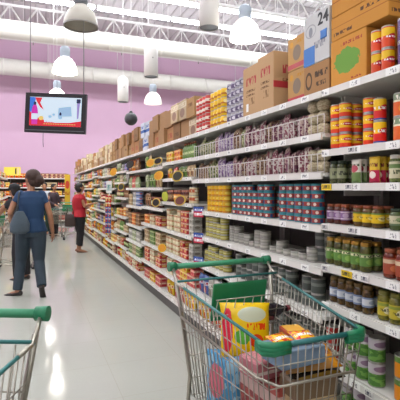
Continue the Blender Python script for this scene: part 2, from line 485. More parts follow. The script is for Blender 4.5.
# television hung from the roof
p = at(56, 113.5, 6.4)
tv = empty('television', p, facing(.04, 1)); tag(tv, 'black flat screen television hanging above the aisle, showing an advert', 'television')
tv.rotation_euler = (0, radians(2.6), facing(.06, 1))
W, H = .92, .585
m = M()
for c, d in (((0, 0, H / 2 - .03), (W, .05, .06)), ((0, 0, -H / 2 + .05), (W, .05, .1)), ((-W / 2 + .035, 0, .02), (.07, .05, H - .14)), ((W / 2 - .035, 0, .02), (.07, .05, H - .14)), ((0, .05, 0), (W - .08, .07, H - .08))):
    m.box(c, d)
m.build('bezel', BLACK, tv)
m.v and None
M().box((0, -.028, -H / 2 + .035), (W * .96, .006, .012)).build('speaker_strip', plain('grey trim strip', '#5a5d60', .4), tv)
def em(n, c, s=1.0):
    k = NT('screen ' + n); k.b.inputs['Base Color'].default_value = (.01, .01, .012, 1); k.b.inputs['Roughness'].default_value = .3
    k.b.inputs['Emission Color'].default_value = lin(c); k.b.inputs['Emission Strength'].default_value = s * 1.45; return k.m
m = M(); y = -.0265; x0, x1, z0, z1 = -W / 2 + .07, W / 2 - .07, -H / 2 + .1, H / 2 - .06
def poly(pts, mi, k=0):
    n = len(m.v); m.v += [(x0 + (x1 - x0) * a, y - .0006 * k, z0 + (z1 - z0) * b) for a, b in pts]; m.face(list(range(n, n + len(pts))), None, mi)
poly([(0, 0), (1, 0), (1, 1), (0, 1)], 0)
poly([(0, .99), (.12, .99), (.06, .5), (0, .45)], 5, .5)
poly([(0, 0), (1, 0), (1, .2), (.8, .14), (.5, .12), (.3, .2), (.15, .3), (.05, .42), (0, .5)], 1, 1)
poly([(.1, .98), (.24, .98), (.2, .8), (.28, .55), (.2, .65), (.13, .85)], 1, 1)
poly([(.55, .33), (.82, .36), (.8, .7), (.56, .64)], 2, 1)
for u, v, r in ((.4, .33, .035), (.6, .3, .04), (.47, .4, .03)): poly([(u + r * cos(a * pi / 5), v + 1.5 * r * sin(a * pi / 5)) for a in range(10)], 2, 1.4)
poly([(.58, .38), (.62, .38), (.62, .45), (.6, .5), (.58, .45)], 6, 2)
poly([(.92, .28), (.95, .28), (.97, .9), (.91, .9)], 4, 1.5)
poly([(.9, .82), (.98, .82), (.98, .96), (.9, .96)], 6, 2)
poly([(.045, .05), (.155, .05), (.165, .45), (.15, .62), (.13, .72), (.07, .72), (.05, .62), (.035, .45)], 3, 2)
poly([(.04, .22), (.16, .22), (.16, .42), (.04, .42)], 0, 3)
poly([(.075, .72), (.125, .72), (.125, .83), (.075, .83)], 6, 3)
poly([(.23 + .05 * cos(a * pi / 6), .27 + .075 * sin(a * pi / 6)) for a in range(12)], 7, 3)
for k, (a, b) in enumerate(((.29, .33), (.34, .38), (.39, .43), (.44, .48), (.51, .55), (.58, .63), (.64, .68), (.69, .73), (.74, .77))): poly([(a, .13), (b, .13), (b, .21 + (k % 2) * .03), (a, .21 + (k % 2) * .03)], 0, 3)
for k in range(14): poly([(.28 + k * .045, .06), (.31 + k * .045, .06), (.31 + k * .045, .085), (.28 + k * .045, .085)], 7, 3)
m.build('screen', [em('white', '#dff0ff', 1.0), em('red', '#f01830', .9), em('pale blue', '#a8cdf0', .9), em('pink', '#e02ab8', .9), em('lilac', '#b09be0', .8), em('blue', '#2e7ce8', .9), em('navy', '#1c2f6e', .5), em('gold', '#ffd870', .9)], tv)
for x in (-.41, .40):
    q = M().tube([(0, .02, -.02), (0, .02, RH - p.z - .3)], .008, 6).build('hanging_rod', plain('grey steel rod', '#a09c9c', .4), tv, (x, 0, .28)); q.rotation_euler = (0, radians(-2.6), 0)
M().tube([(-.2, .04, -.28), (-.2, .05, -.42), (-.19, .05, -.5)], .004, 5).build('cable', BLACK, tv)

# ------------------------------------------------------------------ shelving on the right
D0 = 1.539                       # front edge of the shelves
def ticket_mat():
    k = NT('shelf edge with paper tickets'); uv = k.n('ShaderNodeTexCoord'); sp = k.n('ShaderNodeSeparateXYZ'); k.l(uv.outputs['Object'], sp.inputs[0])
    k.b.inputs['Roughness'].default_value = .4
    Y = sp.outputs[1]; Z = sp.outputs[2]
    f = k.math('FRACT', k.math('MULTIPLY', Y, 4.1))
    card = k.math('MULTIPLY', k.math('GREATER_THAN', f, .3), k.math('LESS_THAN', f, .62))
    c = k.mix(card, lin('#dad7cf'), lin('#efefe9'))
    nz = k.n('ShaderNodeTexNoise'); nz.inputs['Scale'].default_value = 95; k.l(uv.outputs['Object'], nz.inputs['Vector'])
    ink = k.math('MULTIPLY', k.math('MULTIPLY', k.math('GREATER_THAN', f, .36), k.math('LESS_THAN', f, .56)), k.math('GREATER_THAN', nz.outputs[0], .52))
    ink = k.math('MULTIPLY', ink, k.math('MULTIPLY', k.math('GREATER_THAN', Z, -.029), k.math('LESS_THAN', Z, -.008)))
    c = k.mix(k.math('MULTIPLY', ink, .75), c, lin('#54565e'))
    k.l(c, k.b.inputs['Base Color']); return k.m
TICK = ticket_mat()
WORD = ['lowest', 'second', 'third', 'fourth', 'fifth', 'sixth', 'seventh', 'top']
HA = [.17, .47, .815, 1.025, 1.256, 1.48, 1.67, 2.01]
HB = [.17, .42, .72, .994, 1.24, 1.545, 1.77, 2.01]
HC = [.17, .42, .685, .96, 1.297, 1.577, 1.775, 2.01]
HD = [.17, .42, .685, .96, 1.2, 1.47, 1.74, 2.01]
HE = [.17, .38, .61, .87, 1.18, 1.47, 1.74, 2.01]
YB = [-.2, 2.03, 3.1, 4.15, 5.2, 6.3, 7.4, 8.5, 9.6, 10.7, 11.8, 12.9, 14.0, 15.1, 16.2, 17.2]
HS = [HA, HB, HB, HC, HD, HE, HC, HE, HD, HC, HE, HD, HE, HC, HE]
CONT = ['pickle jars and tall cans', 'wire-fronted sweet bags and teal tins', 'yellow tins, in line with the teal tins', 'the oval hanging tags', 'orange packets past the oval tags', 'cream cans halfway down', 'the hanging blue clip strip', 'green packets just past the clip strip',
        'brown and orange packs', 'packs in front of the woman in red', 'packs behind the woman in red', 'mixed packs seven bays past the teal tins', 'tiny mixed packs near the aisle end', 'next to last position in the aisle', 'last position at the aisle end']
def bayname(i): return ordw[i]
SHELF = {}
def fence_mesh(L):
    m = M(); n = int(L / .06)
    for k in range(n + 1):
        y = -L / 2 + L * k / n
        m.tube([(0, y, .002), (0, y, .11)], .0032, 4)
    for z in (.004, .11): m.tube([(0, -L / 2, z), (0, L / 2, z)], .0036, 4)
    return m
for i, hs in enumerate(HS):
    y0, y1 = YB[i], YB[i + 1]; L = y1 - y0; yc = (y0 + y1) / 2
    b = empty('shelving_unit', (D0, yc, 0)); tag(b, 'white shelving bay, %s from the camera, with %s' % (bayname(i), CONT[i]), 'shelving')
    M().box((.475, 0, 1.005), (.02, L - .004, 1.97)).build('back_panel', DARKBACK, b)
    for s in (-1, 1): M().box((.44, s * (L / 2 - .02), .99), (.05, .035, 1.98)).build('upright', UPR, b)
    M().box((.05, 0, .065), (.02, L - .004, .13)).build('kick_plate', plain('dark kick plate', '#55534f', .6), b)
    for j, h in enumerate(hs):
        dx = 0
        m = M().box((.235 + .012, 0, h - .012), (.435, L - .008, .022))
        for s in (-1, 1): m.box((.3, s * (L / 2 - .012), h - .045), (.3, .006, .05))
        sh = m.build('shelf', WHITE, b); SHELF[(i, j)] = (sh, yc)
        M().box((0, 0, -.0185), (.012, L - .006, .037)).build('price_rail', TICK, sh, (.006, 0, h - .0005))
        if i in (1, 2) and j in (5, 6):
            fence_mesh(L - .02).build('wire_fence', plain('white coated wire', '#d8d0cc', .4), sh, (.028, 0, h))
# price cards on the near rails
def card(loc, w, h, mat, label_, rz=0, tilt=0, name='price_card', cat='price card', group=None):
    o = M().box((0, 0, 0), (.003, w, h)).build(name, mat, None, loc, rz)
    o.rotation_euler = (0, tilt, rz); tag(o, label_, cat, group); return o
def on_rail(h, yy, w, mat, lb):
    sh, yc = SHELF[(0, HA.index(h))]; yy = min(yy, YB[1] - w / 2 - .006)
    o = M().box((0, 0, 0), (.003, w, .034)).build('price_card', mat, sh, (-.0025, yy - yc, h - .019))
    if lb: o['label'] = lb
YCARD = label('yellow price card', '#e8c832', text=[(.2, .8, '#3b3420')], vary=0)
for h, px, w, lb in ((1.48, 323, .085, 'yellow price card on the rail where the pickle jars begin'), (1.025, 347, .08, 'yellow price card below the green pickle jars')):
    on_rail(h, ydist(px, D0), w, YCARD, 'yellow price card')
WCARD = label('white price card', '#eceae4', text=[(.2, .8, '#50525c')], vary=0)
for h, px, lb in ((1.256, 322, 'white price card below the purple labelled jars'), (1.256, 352, 'white price card below the yellow labelled jars'), (1.025, 365, 'white price card below the gap between green and red jars'), (.47, 369, 'white price card below the stacked green cans'), (1.025, 322, 'white price card at the corner of the green jar shelf'),
                  (1.48, 349, 'white price card below the pale green pouches'), (1.67, 352, 'white price card below the red and yellow cans')):
    on_rail(h, ydist(px, D0), .055, WCARD, None)

# ------------------------------------------------------------------ products
PROTO = {}; LASTMAKE = {}; CARTON = {}
def proto(key, make):
    if key not in PROTO: PROTO[key] = [make(), False]
    return PROTO[key]
LATE = []
def put(key, make, loc, rz, lb, cat, group, tiltx=0, now=False):
    if (key.startswith('ct_') or key.startswith('x_ct_')) and not now:
        if make: LASTMAKE[key] = make
        LATE.append((loc[1], key, make or LASTMAKE[key], loc, rz, lb, cat, group)); return
    p = proto(key, make)
    if not p[1]: o = p[0]; p[1] = True
    else: o = dup(p[0])
    o.location = loc; o.rotation_euler = (tiltx, 0, rz)
    o['label'] = lb; o['category'] = cat; o['group'] = group
    return o
def mk_can(name, r, h, mat, n=14, parts=True, metal=None):
    metal = metal or METAL
    def f():
        m = M().lathe([(r * .96, 0), (r, .003), (r, .005), (r * .985, .006), (r * .985, h - .006), (r, h - .005), (r, h - .001), (r * .93, h), (r * .92, h - .004), (0, h - .004)], n)
        if parts:
            o = m.build(name, metal)
            M().lathe([(r * .992, .0065), (r * .992, h - .0065)], n, closed=False, v01=(0, h)).build('paper_label', mat, o)
        else:
            o = M().lathe([(r * .96, 0, 0), (r, .003, 1), (r, h - .004, 0), (r * .95, h, 0), (0, h - .002, 0)], n, v01=(0, h)).build(name, [metal, mat])
        return o
    return f
def mk_jar(name, r, h, content, lid, lab, lv=(.22, .68), n=14):
    def f():
        o = M().lathe([(r * .8, 0), (r * .97, .004), (r, .012), (r, h * .72), (r * .93, h * .8), (r * .78, h * .86), (r * .74, h * .88)], n, v01=(0, h)).build(name, content)
        M().lathe([(r * .82, h * .86), (r * .84, h * .87), (r * .84, h * .985), (r * .8, h), (0, h)], n).build('lid', lid, o)
        if lab: M().lathe([(r * 1.008, h * lv[0]), (r * 1.008, h * lv[1])], n, closed=False, v01=(h * lv[0], h * lv[1])).build('paper_label', lab, o)
        return o
    return f
def mk_box(name, w, h, d, mat, side=None, n=0):
    def f(): return M().bevbox((d / 2, 0, h / 2), (d, w, h), .003).build(name, mat)
    return f
def mk_pouch(name, w, h, d, mat, nu=6, nv=7):
    def f(): return M().pillow(w, h, d, 0, nu, nv, Matrix.Translation((d / 2, 0, 0))).build(name, mat)
    return f
def mk_bottle(name, r, h, mat, cap, lab, n=12):
    def f():
        return M().lathe([(r * .85, 0, 0), (r, .006, 0), (r, h * .18, 2), (r, h * .5, 0), (r * .96, h * .62, 0), (r * .4, h * .8, 0), (r * .36, h * .86, 1), (r * .4, h * .865, 1), (r * .4, h, 1), (0, h, 1)], n, v01=(h * .18, h * .5)).build(name, [mat, cap, lab])
    return f
def put_rows(key, make, size, h, y0, y1, stack, deep, lb, cat, group=None, xf=.035, gap=.004, jit=.0015, round_=True, rj=.02, skip=None):
    """line goods up on a shelf: size = (width along the shelf, height, depth)"""
    w, hh, d = size; n = max(1, int((y1 - y0 + gap) / (w + gap))); off = ((y1 - y0) - n * (w + gap) + gap) / 2
    for q in range(deep):
        for k in range(n):
            st = stack if isinstance(stack, int) else stack[k % len(stack)]
            for s in range(st):
                if skip and rnd() < skip and s == st - 1: continue
                y = y1 - off - w / 2 - k * (w + gap)
                x = D0 + xf + q * (d + gap) + (d / 2 if round_ else 0)
                put(key, make, (x + (rnd() - .5) * jit, y + (rnd() - .5) * jit, h + .0008 + s * (hh + .0004)), (rnd() - .5) * rj * (30 if round_ else 1), lb, cat, group or lb)

XP = D0 + .065
def Y(px): return ydist(px, XP)
# --- nearest bay, shelf by shelf
RYC = label('red and yellow can label', '#e5421f', bands=[(.36, .86, '#f2c21c'), (.0, .1, '#1f3c8a')], blob=(.5, .6, .3, .11, '#c8202a'), text=[(.57, .63, '#ffffff')], rep=2)
YRC = label('yellow topped can label', '#f0c024', bands=[(.0, .12, '#1f3c8a'), (.12, .45, '#d8302a')], blob=(.5, .55, .33, .16, '#c8202a'), text=[(.5, .62, '#ffffff')], rep=2)
ORC = label('orange soup can label', '#e46a35', bands=[(.7, 1, '#7e8f6e'), (.62, .7, '#f0e6c8')], blob=(.5, .35, .3, .2, '#f09a40'), text=[(.72, .9, '#f5efe0')], rep=2)
put_rows('can_ry', mk_can('food_can', .034, .083, RYC), (.068, .083, .068), 1.67, Y(352), Y(330), 3, 2, 'red and yellow food can in the triple-high stacks below the orange box', 'can')
put_rows('can_ry', None, (.068, .083, .068), 1.67, Y(371), Y(360), [3], 1, 'red and yellow food can in the single stack beside the taller yellow cans', 'can', xf=.06)
put_rows('can_yr', mk_can('tall_food_can', .031, .112, YRC), (.062, .112, .062), 1.67, Y(389), Y(371), 2, 1, 'tall yellow food can with red lower half, stacked two high', 'can')
put_rows('can_or', mk_can('soup_can', .037, .112, ORC), (.074, .112, .074), 1.67, 1.15, Y(390), 2, 1, 'orange and grey green soup can stacked beside the tall yellow cans', 'can')
OLV = label('olives behind glass', '#4d5230', speck=('#2c3020', 14), rough=.12, vary=.04)
GLID = plain('gold jar lid', '#b08a3a', .3, metal=.7); DLID = plain('dark green jar lid', '#2e3b2c', .35, metal=.4); RLID = plain('rust red jar lid', '#8c4a2c', .35, metal=.3); WLID = plain('white jar lid', '#d8d4c8', .4)
put_rows('jar_olive', mk_jar('olive_jar', .029, .125, OLV, DLID, label('pale olive label', '#8d9270', text=[(.3, .7, '#2c3020')], rep=2)), (.058, .125, .058), 1.48, Y(349), Y(329), 1, 2, 'dark olive jar standing left of the pale pouches', 'jar')
PGP = label('white and green pouch', '#d8d6c8', bands=[(0, .45, '#68844a')], blob=(.5, .6, .35, .16, '#b8505e'), text=[(.7, .8, '#475a38')])
RYP = label('crimson and yellow pouch', '#d9b63c', bands=[(0, .48, '#b8234a')], blob=(.5, .3, .32, .14, '#e8dcd0'), text=[(.6, .75, '#7a3020')])
put_rows('pouch_pg', mk_pouch('sauce_pouch', .072, .125, .035, PGP), (.072, .125, .035), 1.48, Y(367), Y(350), 1, 3, 'white pouch with green lower half and pink oval', 'pouch', round_=False)
put_rows('pouch_ry', mk_pouch('sauce_pouch', .072, .13, .035, RYP), (.072, .13, .035), 1.48, Y(387), Y(367), 1, 3, 'yellow pouch with crimson lower half beside cream jars', 'pouch', round_=False)
CRL = label('cream jar label', '#d6d0b0', bands=[(.6, .85, '#6d8a50')], text=[(.25, .5, '#5a6040')], rep=2)
put_rows('jar_cream', mk_jar('capers_jar', .033, .13, label('green capers behind glass', '#6f7a45', speck=('#4c5630', 16), rough=.12), WLID, CRL, (.15, .75)), (.066, .13, .066), 1.48, 1.15, Y(387), 1, 2, 'cream labelled jar beside the crimson and yellow pouches', 'jar')
PUL = label('purple jam label', '#7d5a86', bands=[(.1, .22, '#d8c8d0'), (.8, .92, '#d8c8d0')], blob=(.5, .5, .3, .25, '#b9a3bd'), rep=3)
YEL = label('yellow jam label', '#d9b52e', bands=[(.85, 1, '#5d7a3a')], blob=(.5, .45, .3, .25, '#e8d890'), text=[(.4, .55, '#6a4a20')], rep=2)
CAL = label('cream jam label', '#c8c2a0', bands=[(0, .2, '#58704a')], blob=(.5, .6, .3, .25, '#8fa070'), text=[(.4, .55, '#50603a')], rep=2)
JAM = label('dark jam behind glass', '#5b2d22', rough=.12, speck=('#472018', 6)); JAMY = label('amber jam behind glass', '#5c4420', rough=.12, speck=('#705428', 6))
put_rows('jar_purple', mk_jar('jam_jar', .027, .108, JAM, RLID, PUL), (.054, .108, .054), 1.256, Y(352), Y(327), 1, 2, 'small purple labelled jar with rust lid', 'jar')
put_rows('jar_yellow', mk_jar('jam_jar', .031, .108, JAMY, RLID, YEL), (.062, .108, .062), 1.256, Y(386), Y(352), 1, 2, 'yellow labelled jar with rust lid', 'jar')
put_rows('jar_cal', mk_jar('jam_jar', .033, .1, label('green relish behind glass', '#4c5a30', rough=.12), DLID, CAL), (.066, .1, .066), 1.256, 1.15, Y(388), 1, 2, 'cream and green labelled jar right of the yellow labelled jars', 'jar')
GRL = label('leafy green pickle label', '#5f8a3e', bands=[(.7, .9, '#dcd8b0')], blob=(.5, .35, .3, .25, '#8bb058'), text=[(.72, .88, '#38502a')], rep=2)
PKL = label('gherkins behind glass', '#5c5a2a', speck=('#3f421e', 7), rough=.12)
put_rows('jar_green', mk_jar('pickle_jar', .032, .15, PKL, GLID, GRL, (.2, .62)), (.064, .15, .064), 1.025, Y(371), Y(327), 1, 2, 'green labelled pickle jar with gold lid', 'jar')
RDL = label('brick red sauce label', '#9c4a34', bands=[(.65, .9, '#d8c0a0')], blob=(.5, .35, .3, .22, '#c87850'), rep=2)
put_rows('jar_red', mk_jar('sauce_jar', .035, .14, label('tomato sauce behind glass', '#6a2a1a', rough=.12), RLID, RDL, (.15, .7)), (.07, .14, .07), 1.025, 1.15, Y(379), 1, 2, 'brick red labelled sauce jar standing right of the green pickle jars', 'jar')
BWL = label('white and blue olive label', '#c8ccd0', bands=[(0, .18, '#7080a0'), (.82, 1, '#7080a0')], blob=(.5, .5, .28, .22, '#97a1b2'), rep=2)
OL2 = label('brown olives behind glass', '#5a4424', speck=('#3a2c18', 9), rough=.12)
put_rows('jar_bw', mk_jar('olive_jar', .03, .142, OL2, plain('bronze jar lid', '#6f5a34', .35, metal=.5), BWL, (.25, .6)), (.06, .142, .06), .815, Y(376), Y(329), 1, 2, 'brown olive jar with white and blue label', 'jar')
YGL = label('yellow green label', '#c2b040', bands=[(.7, .9, '#8a9a40')], blob=(.5, .4, .28, .3, '#dfd9b8'), text=[(.3, .5, '#4b4a28')], rep=2)
put_rows('jar_yg', mk_jar('olive_jar', .034, .142, label('green olives behind glass', '#7a7430', speck=('#5c5a24', 9), rough=.12), plain('olive jar lid', '#7b7a3a', .35, metal=.4), YGL, (.18, .64)), (.068, .142, .068), .815, 1.15, Y(377), 1, 2, 'yellow green labelled olive jar right of the blue labels', 'jar')
GCN = label('green vegetable can label', '#4f8038', bands=[(.55, .95, '#c0b8bc')], speck=('#78a850', 6), blob=(.5, .75, .32, .12, '#8b6f86'), rep=2)
OCN = label('orange fruit can label', '#e08a2c', bands=[(.7, .95, '#5a7a38')], blob=(.5, .4, .3, .25, '#f0c060'), rep=2)
put_rows('can_gr', mk_can('vegetable_can', .042, .12, GCN), (.084, .12, .084), .47, Y(387), Y(341), 2, 1, 'green vegetable can stacked two high near the floor', 'can')
put_rows('can_oc', mk_can('fruit_can', .042, .105, OCN), (.084, .105, .084), .47, 1.0, Y(389), 2, 1, 'orange fruit can stacked beside the green vegetable cans', 'can')
put_rows('can_dark', mk_can('vegetable_can', .042, .12, GCN), (.084, .12, .084), .17, 1.2, 1.95, 2, 1, 'green vegetable can stacked on the lowest shelf', 'can')
put_rows('can_rw', mk_can('sauce_can', .036, .1, label('red sauce can label', '#a8322c', bands=[(.4, .6, '#e0d8c8')], rep=2)), (.072, .1, .072), .47, Y(339), Y(325), 2, 1, 'red sauce can stacked at the corner below the olive jars', 'can')
# beige round nets where the two bays meet
NET = label('pale garlic in net', '#cfc3a4', speck=('#a8987c', 12), rough=.7)
def mk_net():
    return M().lathe([(.02, 0), (.036, .012), (.043, .035), (.036, .058), (.022, .068), (0, .07)], 14, v01=(0, .07)).build('garlic_net', NET)
for h, n_ in ((1.77, 3), (1.545, 2)):
    for s in range(n_):
        for k in range(2):
            put('net', mk_net, (D0 + .08, 2.11 + k * .092, h + .001 + s * .0705), rnd(), 'round pale garlic net stacked at the bay corner, %s shelf' % ('upper' if h > 1.6 else 'lower'), 'garlic', 'garlic nets %s shelf' % ('upper' if h > 1.6 else 'lower'))

# --- second and third bays
bagc = [('#7a4a5c', '#c9b4a8', 'plum'), ('#a89070', '#5c3a34', 'tan'), ('#8c5560', '#d8cfc4', 'rose brown'), ('#6f7a48', '#c8c49c', 'olive green'), ('#8a6f9a', '#d6cdd8', 'mauve')]
for a, b_, nm in bagc: label('clear bag of %s sweets' % nm, a, speck=(b_, 7), bands=[(.42, .56, b_)], text=[(.44, .54, a)], rough=.2)
for h, sh, seq in ((1.77, 'seventh', [0, 2, 0, 1, 2, 0, 3, 1, 4, 4, 0, 3, 3, 3]), (1.545, 'sixth', [2, 0, 2, 2, 1, 2, 1, 0, 4, 4, 3, 3, 1, 1])):
    n = 24; ya, yb = 2.24, 4.12
    for k in range(n):
        a, b_, nm = bagc[seq[int(k / n * len(seq))]]
        y = ya + (yb - ya) * (k + .5) / n
        key = 'bag_' + nm
        for q in range(2):
            hh = (.145, .165, .185)[int(rnd() * 3)]
            put(key + '%.3f' % hh, mk_pouch('sweet_bag', .07, hh, .05, _mats['clear bag of %s sweets' % nm]), (D0 + .062 + q * .062 + rnd() * .006, y, h + .001), (rnd() - .5) * .7,
            '%s bag behind the wire fence on the %s wire-fronted shelf' % (nm, 'upper' if h > 1.6 else 'lower'), 'bag', '%s bags on the %s wire-fronted shelf' % (nm, 'upper' if h > 1.6 else 'lower'))
TEAL = label('teal and red tin label', '#983a34', bands=[(.72, 1, '#2f8a92'), (0, .16, '#27407a')], blob=[(.3, .42, .12, .2, '#e8d4c4'), (.75, .4, .14, .26, '#2c3f70')], rep=3)
YTN = label('yellow tin label', '#dfae22', bands=[(0, .25, '#b5482a')], blob=(.5, .6, .3, .25, '#e8d060'), rep=2)
GYT = label('grey tin label', '#8f8f86', bands=[(.35, .65, '#b4b2a6')], rep=2); YGT = label('yellow green tin label', '#a39a46', bands=[(.4, .6, '#d0cc90')], rep=2)
TEALM = plain('teal lacquered tin', '#2f7f88', .4, metal=.2)
put_rows('tin_teal', mk_can('fish_tin', .041, .048, TEAL, metal=TEALM, n=12), (.082, .048, .082), 1.24, Y(323), Y(279), 5, 1, 'teal and red fish tin in the nearer of the two teal blocks', 'tin', gap=.008)
put_rows('tin_teal', None, (.082, .048, .082), 1.24, Y(273), Y(232), [5, 5, 5, 5, 4], 1, 'teal and red fish tin in the farther of the two teal blocks', 'tin', gap=.006)
put_rows('tin_teal', None, (.082, .048, .082), 1.24, Y(273), Y(252), 4, 1, 'teal and red fish tin standing behind the farther teal block', 'tin', gap=.006, xf=.13)
put_rows('tin_yel', mk_can('fish_tin', .041, .048, YTN, metal=plain('yellow lacquered tin', '#c89a2a', .4, metal=.2), n=12), (.082, .048, .082), 1.24, Y(229), Y(208), 5, 1, 'yellow fish tin stacked five high beyond the teal tins', 'tin')
put_rows('tin_yg', mk_can('fish_tin', .041, .048, YGT, n=12), (.082, .048, .082), .994, Y(226), Y(207), [4, 4, 4, 3], 1, 'yellow green fish tin in the stacks below the yellow tins', 'tin')
put_rows('tin_gy', mk_can('fish_tin', .043, .045, GYT, n=12), (.086, .045, .086), .994, Y(262), Y(226), [3, 3, 2, 2, 1], 1, 'grey fish tin, fourth shelf, in the stacks beside the yellow green tins', 'tin', xf=.08)
put_rows('tin_gy', None, (.086, .045, .086), .994, Y(312), Y(264), [1, 2, 1, 1], 1, 'grey fish tin, fourth shelf, in the low stacks below the nearer teal block', 'tin', xf=.08)
put_rows('tin_dg', mk_can('dark_tin', .045, .095, label('dark grey green tin label', '#4c524c', bands=[(.5, .7, '#7c8078')], rep=2), n=12), (.09, .095, .09), .994, 2.08, 2.3, 2, 1, 'dark tin at the corner beside the green pickle jars', 'tin', xf=.12)
put_rows('tin_yg', None, (.082, .048, .082), .72, Y(230), Y(205), [3, 4, 4], 1, 'yellow green fish tin, third shelf, behind the trolley handle', 'tin')
put_rows('tin_dg', None, (.09, .095, .09), .72, 2.1, 3.3, [2, 1, 2, 2], 1, 'dark tin on the third shelf behind the trolley', 'tin', xf=.05)
put_rows('tin_dg', None, (.09, .095, .09), .42, 2.1, 3.1, [2, 2, 1, 2], 1, 'dark tin on the second shelf behind the trolley', 'tin', xf=.05)
put_rows('can_gr', None, (.084, .12, .084), .17, 2.1, 3.1, 1, 1, 'green vegetable can, one high, low behind the trolley', 'can')

# --- generic packets for the far bays
PAL = {  # name: base, band, blob
    'orange': ('#d9802c', '#f0d8a0', '#b83a20'), 'yellow': ('#d9b23a', '#f0e2a8', '#c04a2a'), 'red and cream': ('#b8383a', '#e2d6b8', '#d8b468'), 'cream': ('#cfc39c', '#a8532e', '#e4dcc0'),
    'pink': ('#cc6a60', '#ecd6b8', '#b8303c'), 'brown': ('#8a6242', '#c8a880', '#5a3824'), 'green': ('#6d8a48', '#c8cf9c', '#3f5e2c'), 'blue': ('#4a5f94', '#c4ccdc', '#a8404a'),
    'grey white': ('#a9a69b', '#d8d5ca', '#7d7468'), 'dark red': ('#7e3230', '#c09a80', '#d8c090'), 'tan': ('#b39a72', '#ded0b0', '#80583a'), 'pale green': ('#a3ad80', '#d8dcc0', '#6d7c48'), 'purple': ('#6c4f80', '#c0b0c8', '#b04860')}
def pm(nm, style):
    b, c, d = PAL[nm]
    if style == 0: return label('%s carton print' % nm, b, bands=[(.62, .9, c)], blob=(.5, .35, .3, .24, d), text=[(.66, .86, b)], vary=.08)
    if style == 1: return label('%s packet print' % nm, b, bands=[(.5, .7, c)], blob=(.5, .3, .3, .2, d), text=[(.53, .67, d)], vary=.08, rough=.25)
    return label('%s wrap print' % nm, b, bands=[(.35, .75, c)], blob=(.5, .55, .25, .15, d), rep=2, vary=.08)
def block(bay, sh, y0, y1, kind, colr, stack=1):
    h = HS[bay][sh]; nxt = HS[bay][sh + 1] if sh < 7 else 2.5
    sw = 'in the %s bay from the camera, %s shelf' % (bayname(bay), WORD[sh] + (' up' if 0 < sh < 7 else ''))
    lb = '%s %s %s' % (colr, {'carton': 'carton', 'packet': 'packet', 'can': 'can', 'bottle': 'bottle', 'jar': 'jar'}[kind], sw)
    room = nxt - h - .06
    far = bay > 6
    if kind == 'carton':
        w, hh, d = (.108, min(.062, room / stack - .001), .11)
        if far: w, hh = .15, min(.075, room / stack - .001)
        elif stack == 3: stack = max(3, min(4, int(room / .0625))); hh = min(.062, room / stack - .001)
        key = 'ct_%s_%.3f_%.2f' % (colr, hh, w); CARTON[key] = (w, hh, d, colr)
        put_rows(key, mk_box('food_carton', w, hh, d, pm(colr, 0)), (w, hh, d), h, y0, y1, stack, 1, lb, 'carton', round_=False, skip=.12)
    elif kind == 'packet':
        w = .12 if not far else .15; hh = min(.19, room - .01)
        key = 'pk_%s_%.3f_%.2f' % (colr, hh, w)
        put_rows(key, mk_pouch('snack_packet', w, hh, .055, pm(colr, 1), 5, 6), (w, hh, .055), h, y0, y1, 1, 1, lb, 'packet', round_=False, rj=.15)
    elif kind == 'can':
        hh = min(.085, room / stack - .001); r = .038 if not far else .046
        key = 'cn_%s_%.3f_%.3f' % (colr, hh, r)
        put_rows(key, mk_can('small_can', r, hh, pm(colr, 2), 10, False), (r * 2, hh, r * 2), h, y0, y1, stack, 1, lb, 'can')
    elif kind == 'jar':
        hh = min(.14, room); r = .034 if not far else .042
        key = 'jr_%s_%.3f_%.3f' % (colr, hh, r)
        if key not in PROTO or True:
            def mkj(hh=hh, r=r):
                return M().lathe([(r * .9, 0, 0), (r, .01, 0), (r, hh * .2, 2), (r, hh * .65, 0), (r * .9, hh * .8, 0), (r * .8, hh * .85, 1), (r * .82, hh, 1), (0, hh, 1)], 10, v01=(hh * .2, hh * .65)).build('glass_jar', [JAM, RLID, pm(colr, 2)])
        put_rows(key, mkj, (r * 2, hh, r * 2), h, y0, y1, 1, 1, lb, 'jar')
    else:
        hh = min(.2, room); r = .03 if not far else .04
        key = 'bt_%s_%.3f_%.3f' % (colr, hh, r)
        put_rows(key, mk_bottle('sauce_bottle', r, hh, plain('%s bottle' % colr, PAL[colr][0], .2), RLID, pm(colr, 2), 10), (r * 2, hh, r * 2), h, y0, y1, 1, 1, lb, 'bottle')
# px ranges on the goods' front plane for the middle bays
MIXC = {'orange': 'yellow', 'yellow': 'red and cream', 'red and cream': 'cream', 'cream': 'orange', 'pink': 'yellow', 'brown': 'orange', 'green': 'tan', 'blue': 'grey white', 'grey white': 'pale green', 'dark red': 'cream', 'tan': 'green', 'pale green': 'pink', 'purple': 'orange'}
block1 = block
def block(bay, sh, y0, y1, kind, colr, stack=1):
    L = y1 - y0; n = max(1, round(L / .27)); c = colr
    for k in range(n):
        c = colr if k % 2 == 0 else (MIXC[colr] if k % 4 == 1 else MIXC[MIXC[colr]])
        block1(bay, sh, y0 + L * k / n, y0 + L * (k + 1) / n - .004, kind, c, stack)
def bl(bay, sh, pa, pb, kind, colr, stack=1): block(bay, sh, max(Y(pb), YB[bay] + .02), min(Y(pa), YB[bay + 1] - .02), kind, colr, stack)
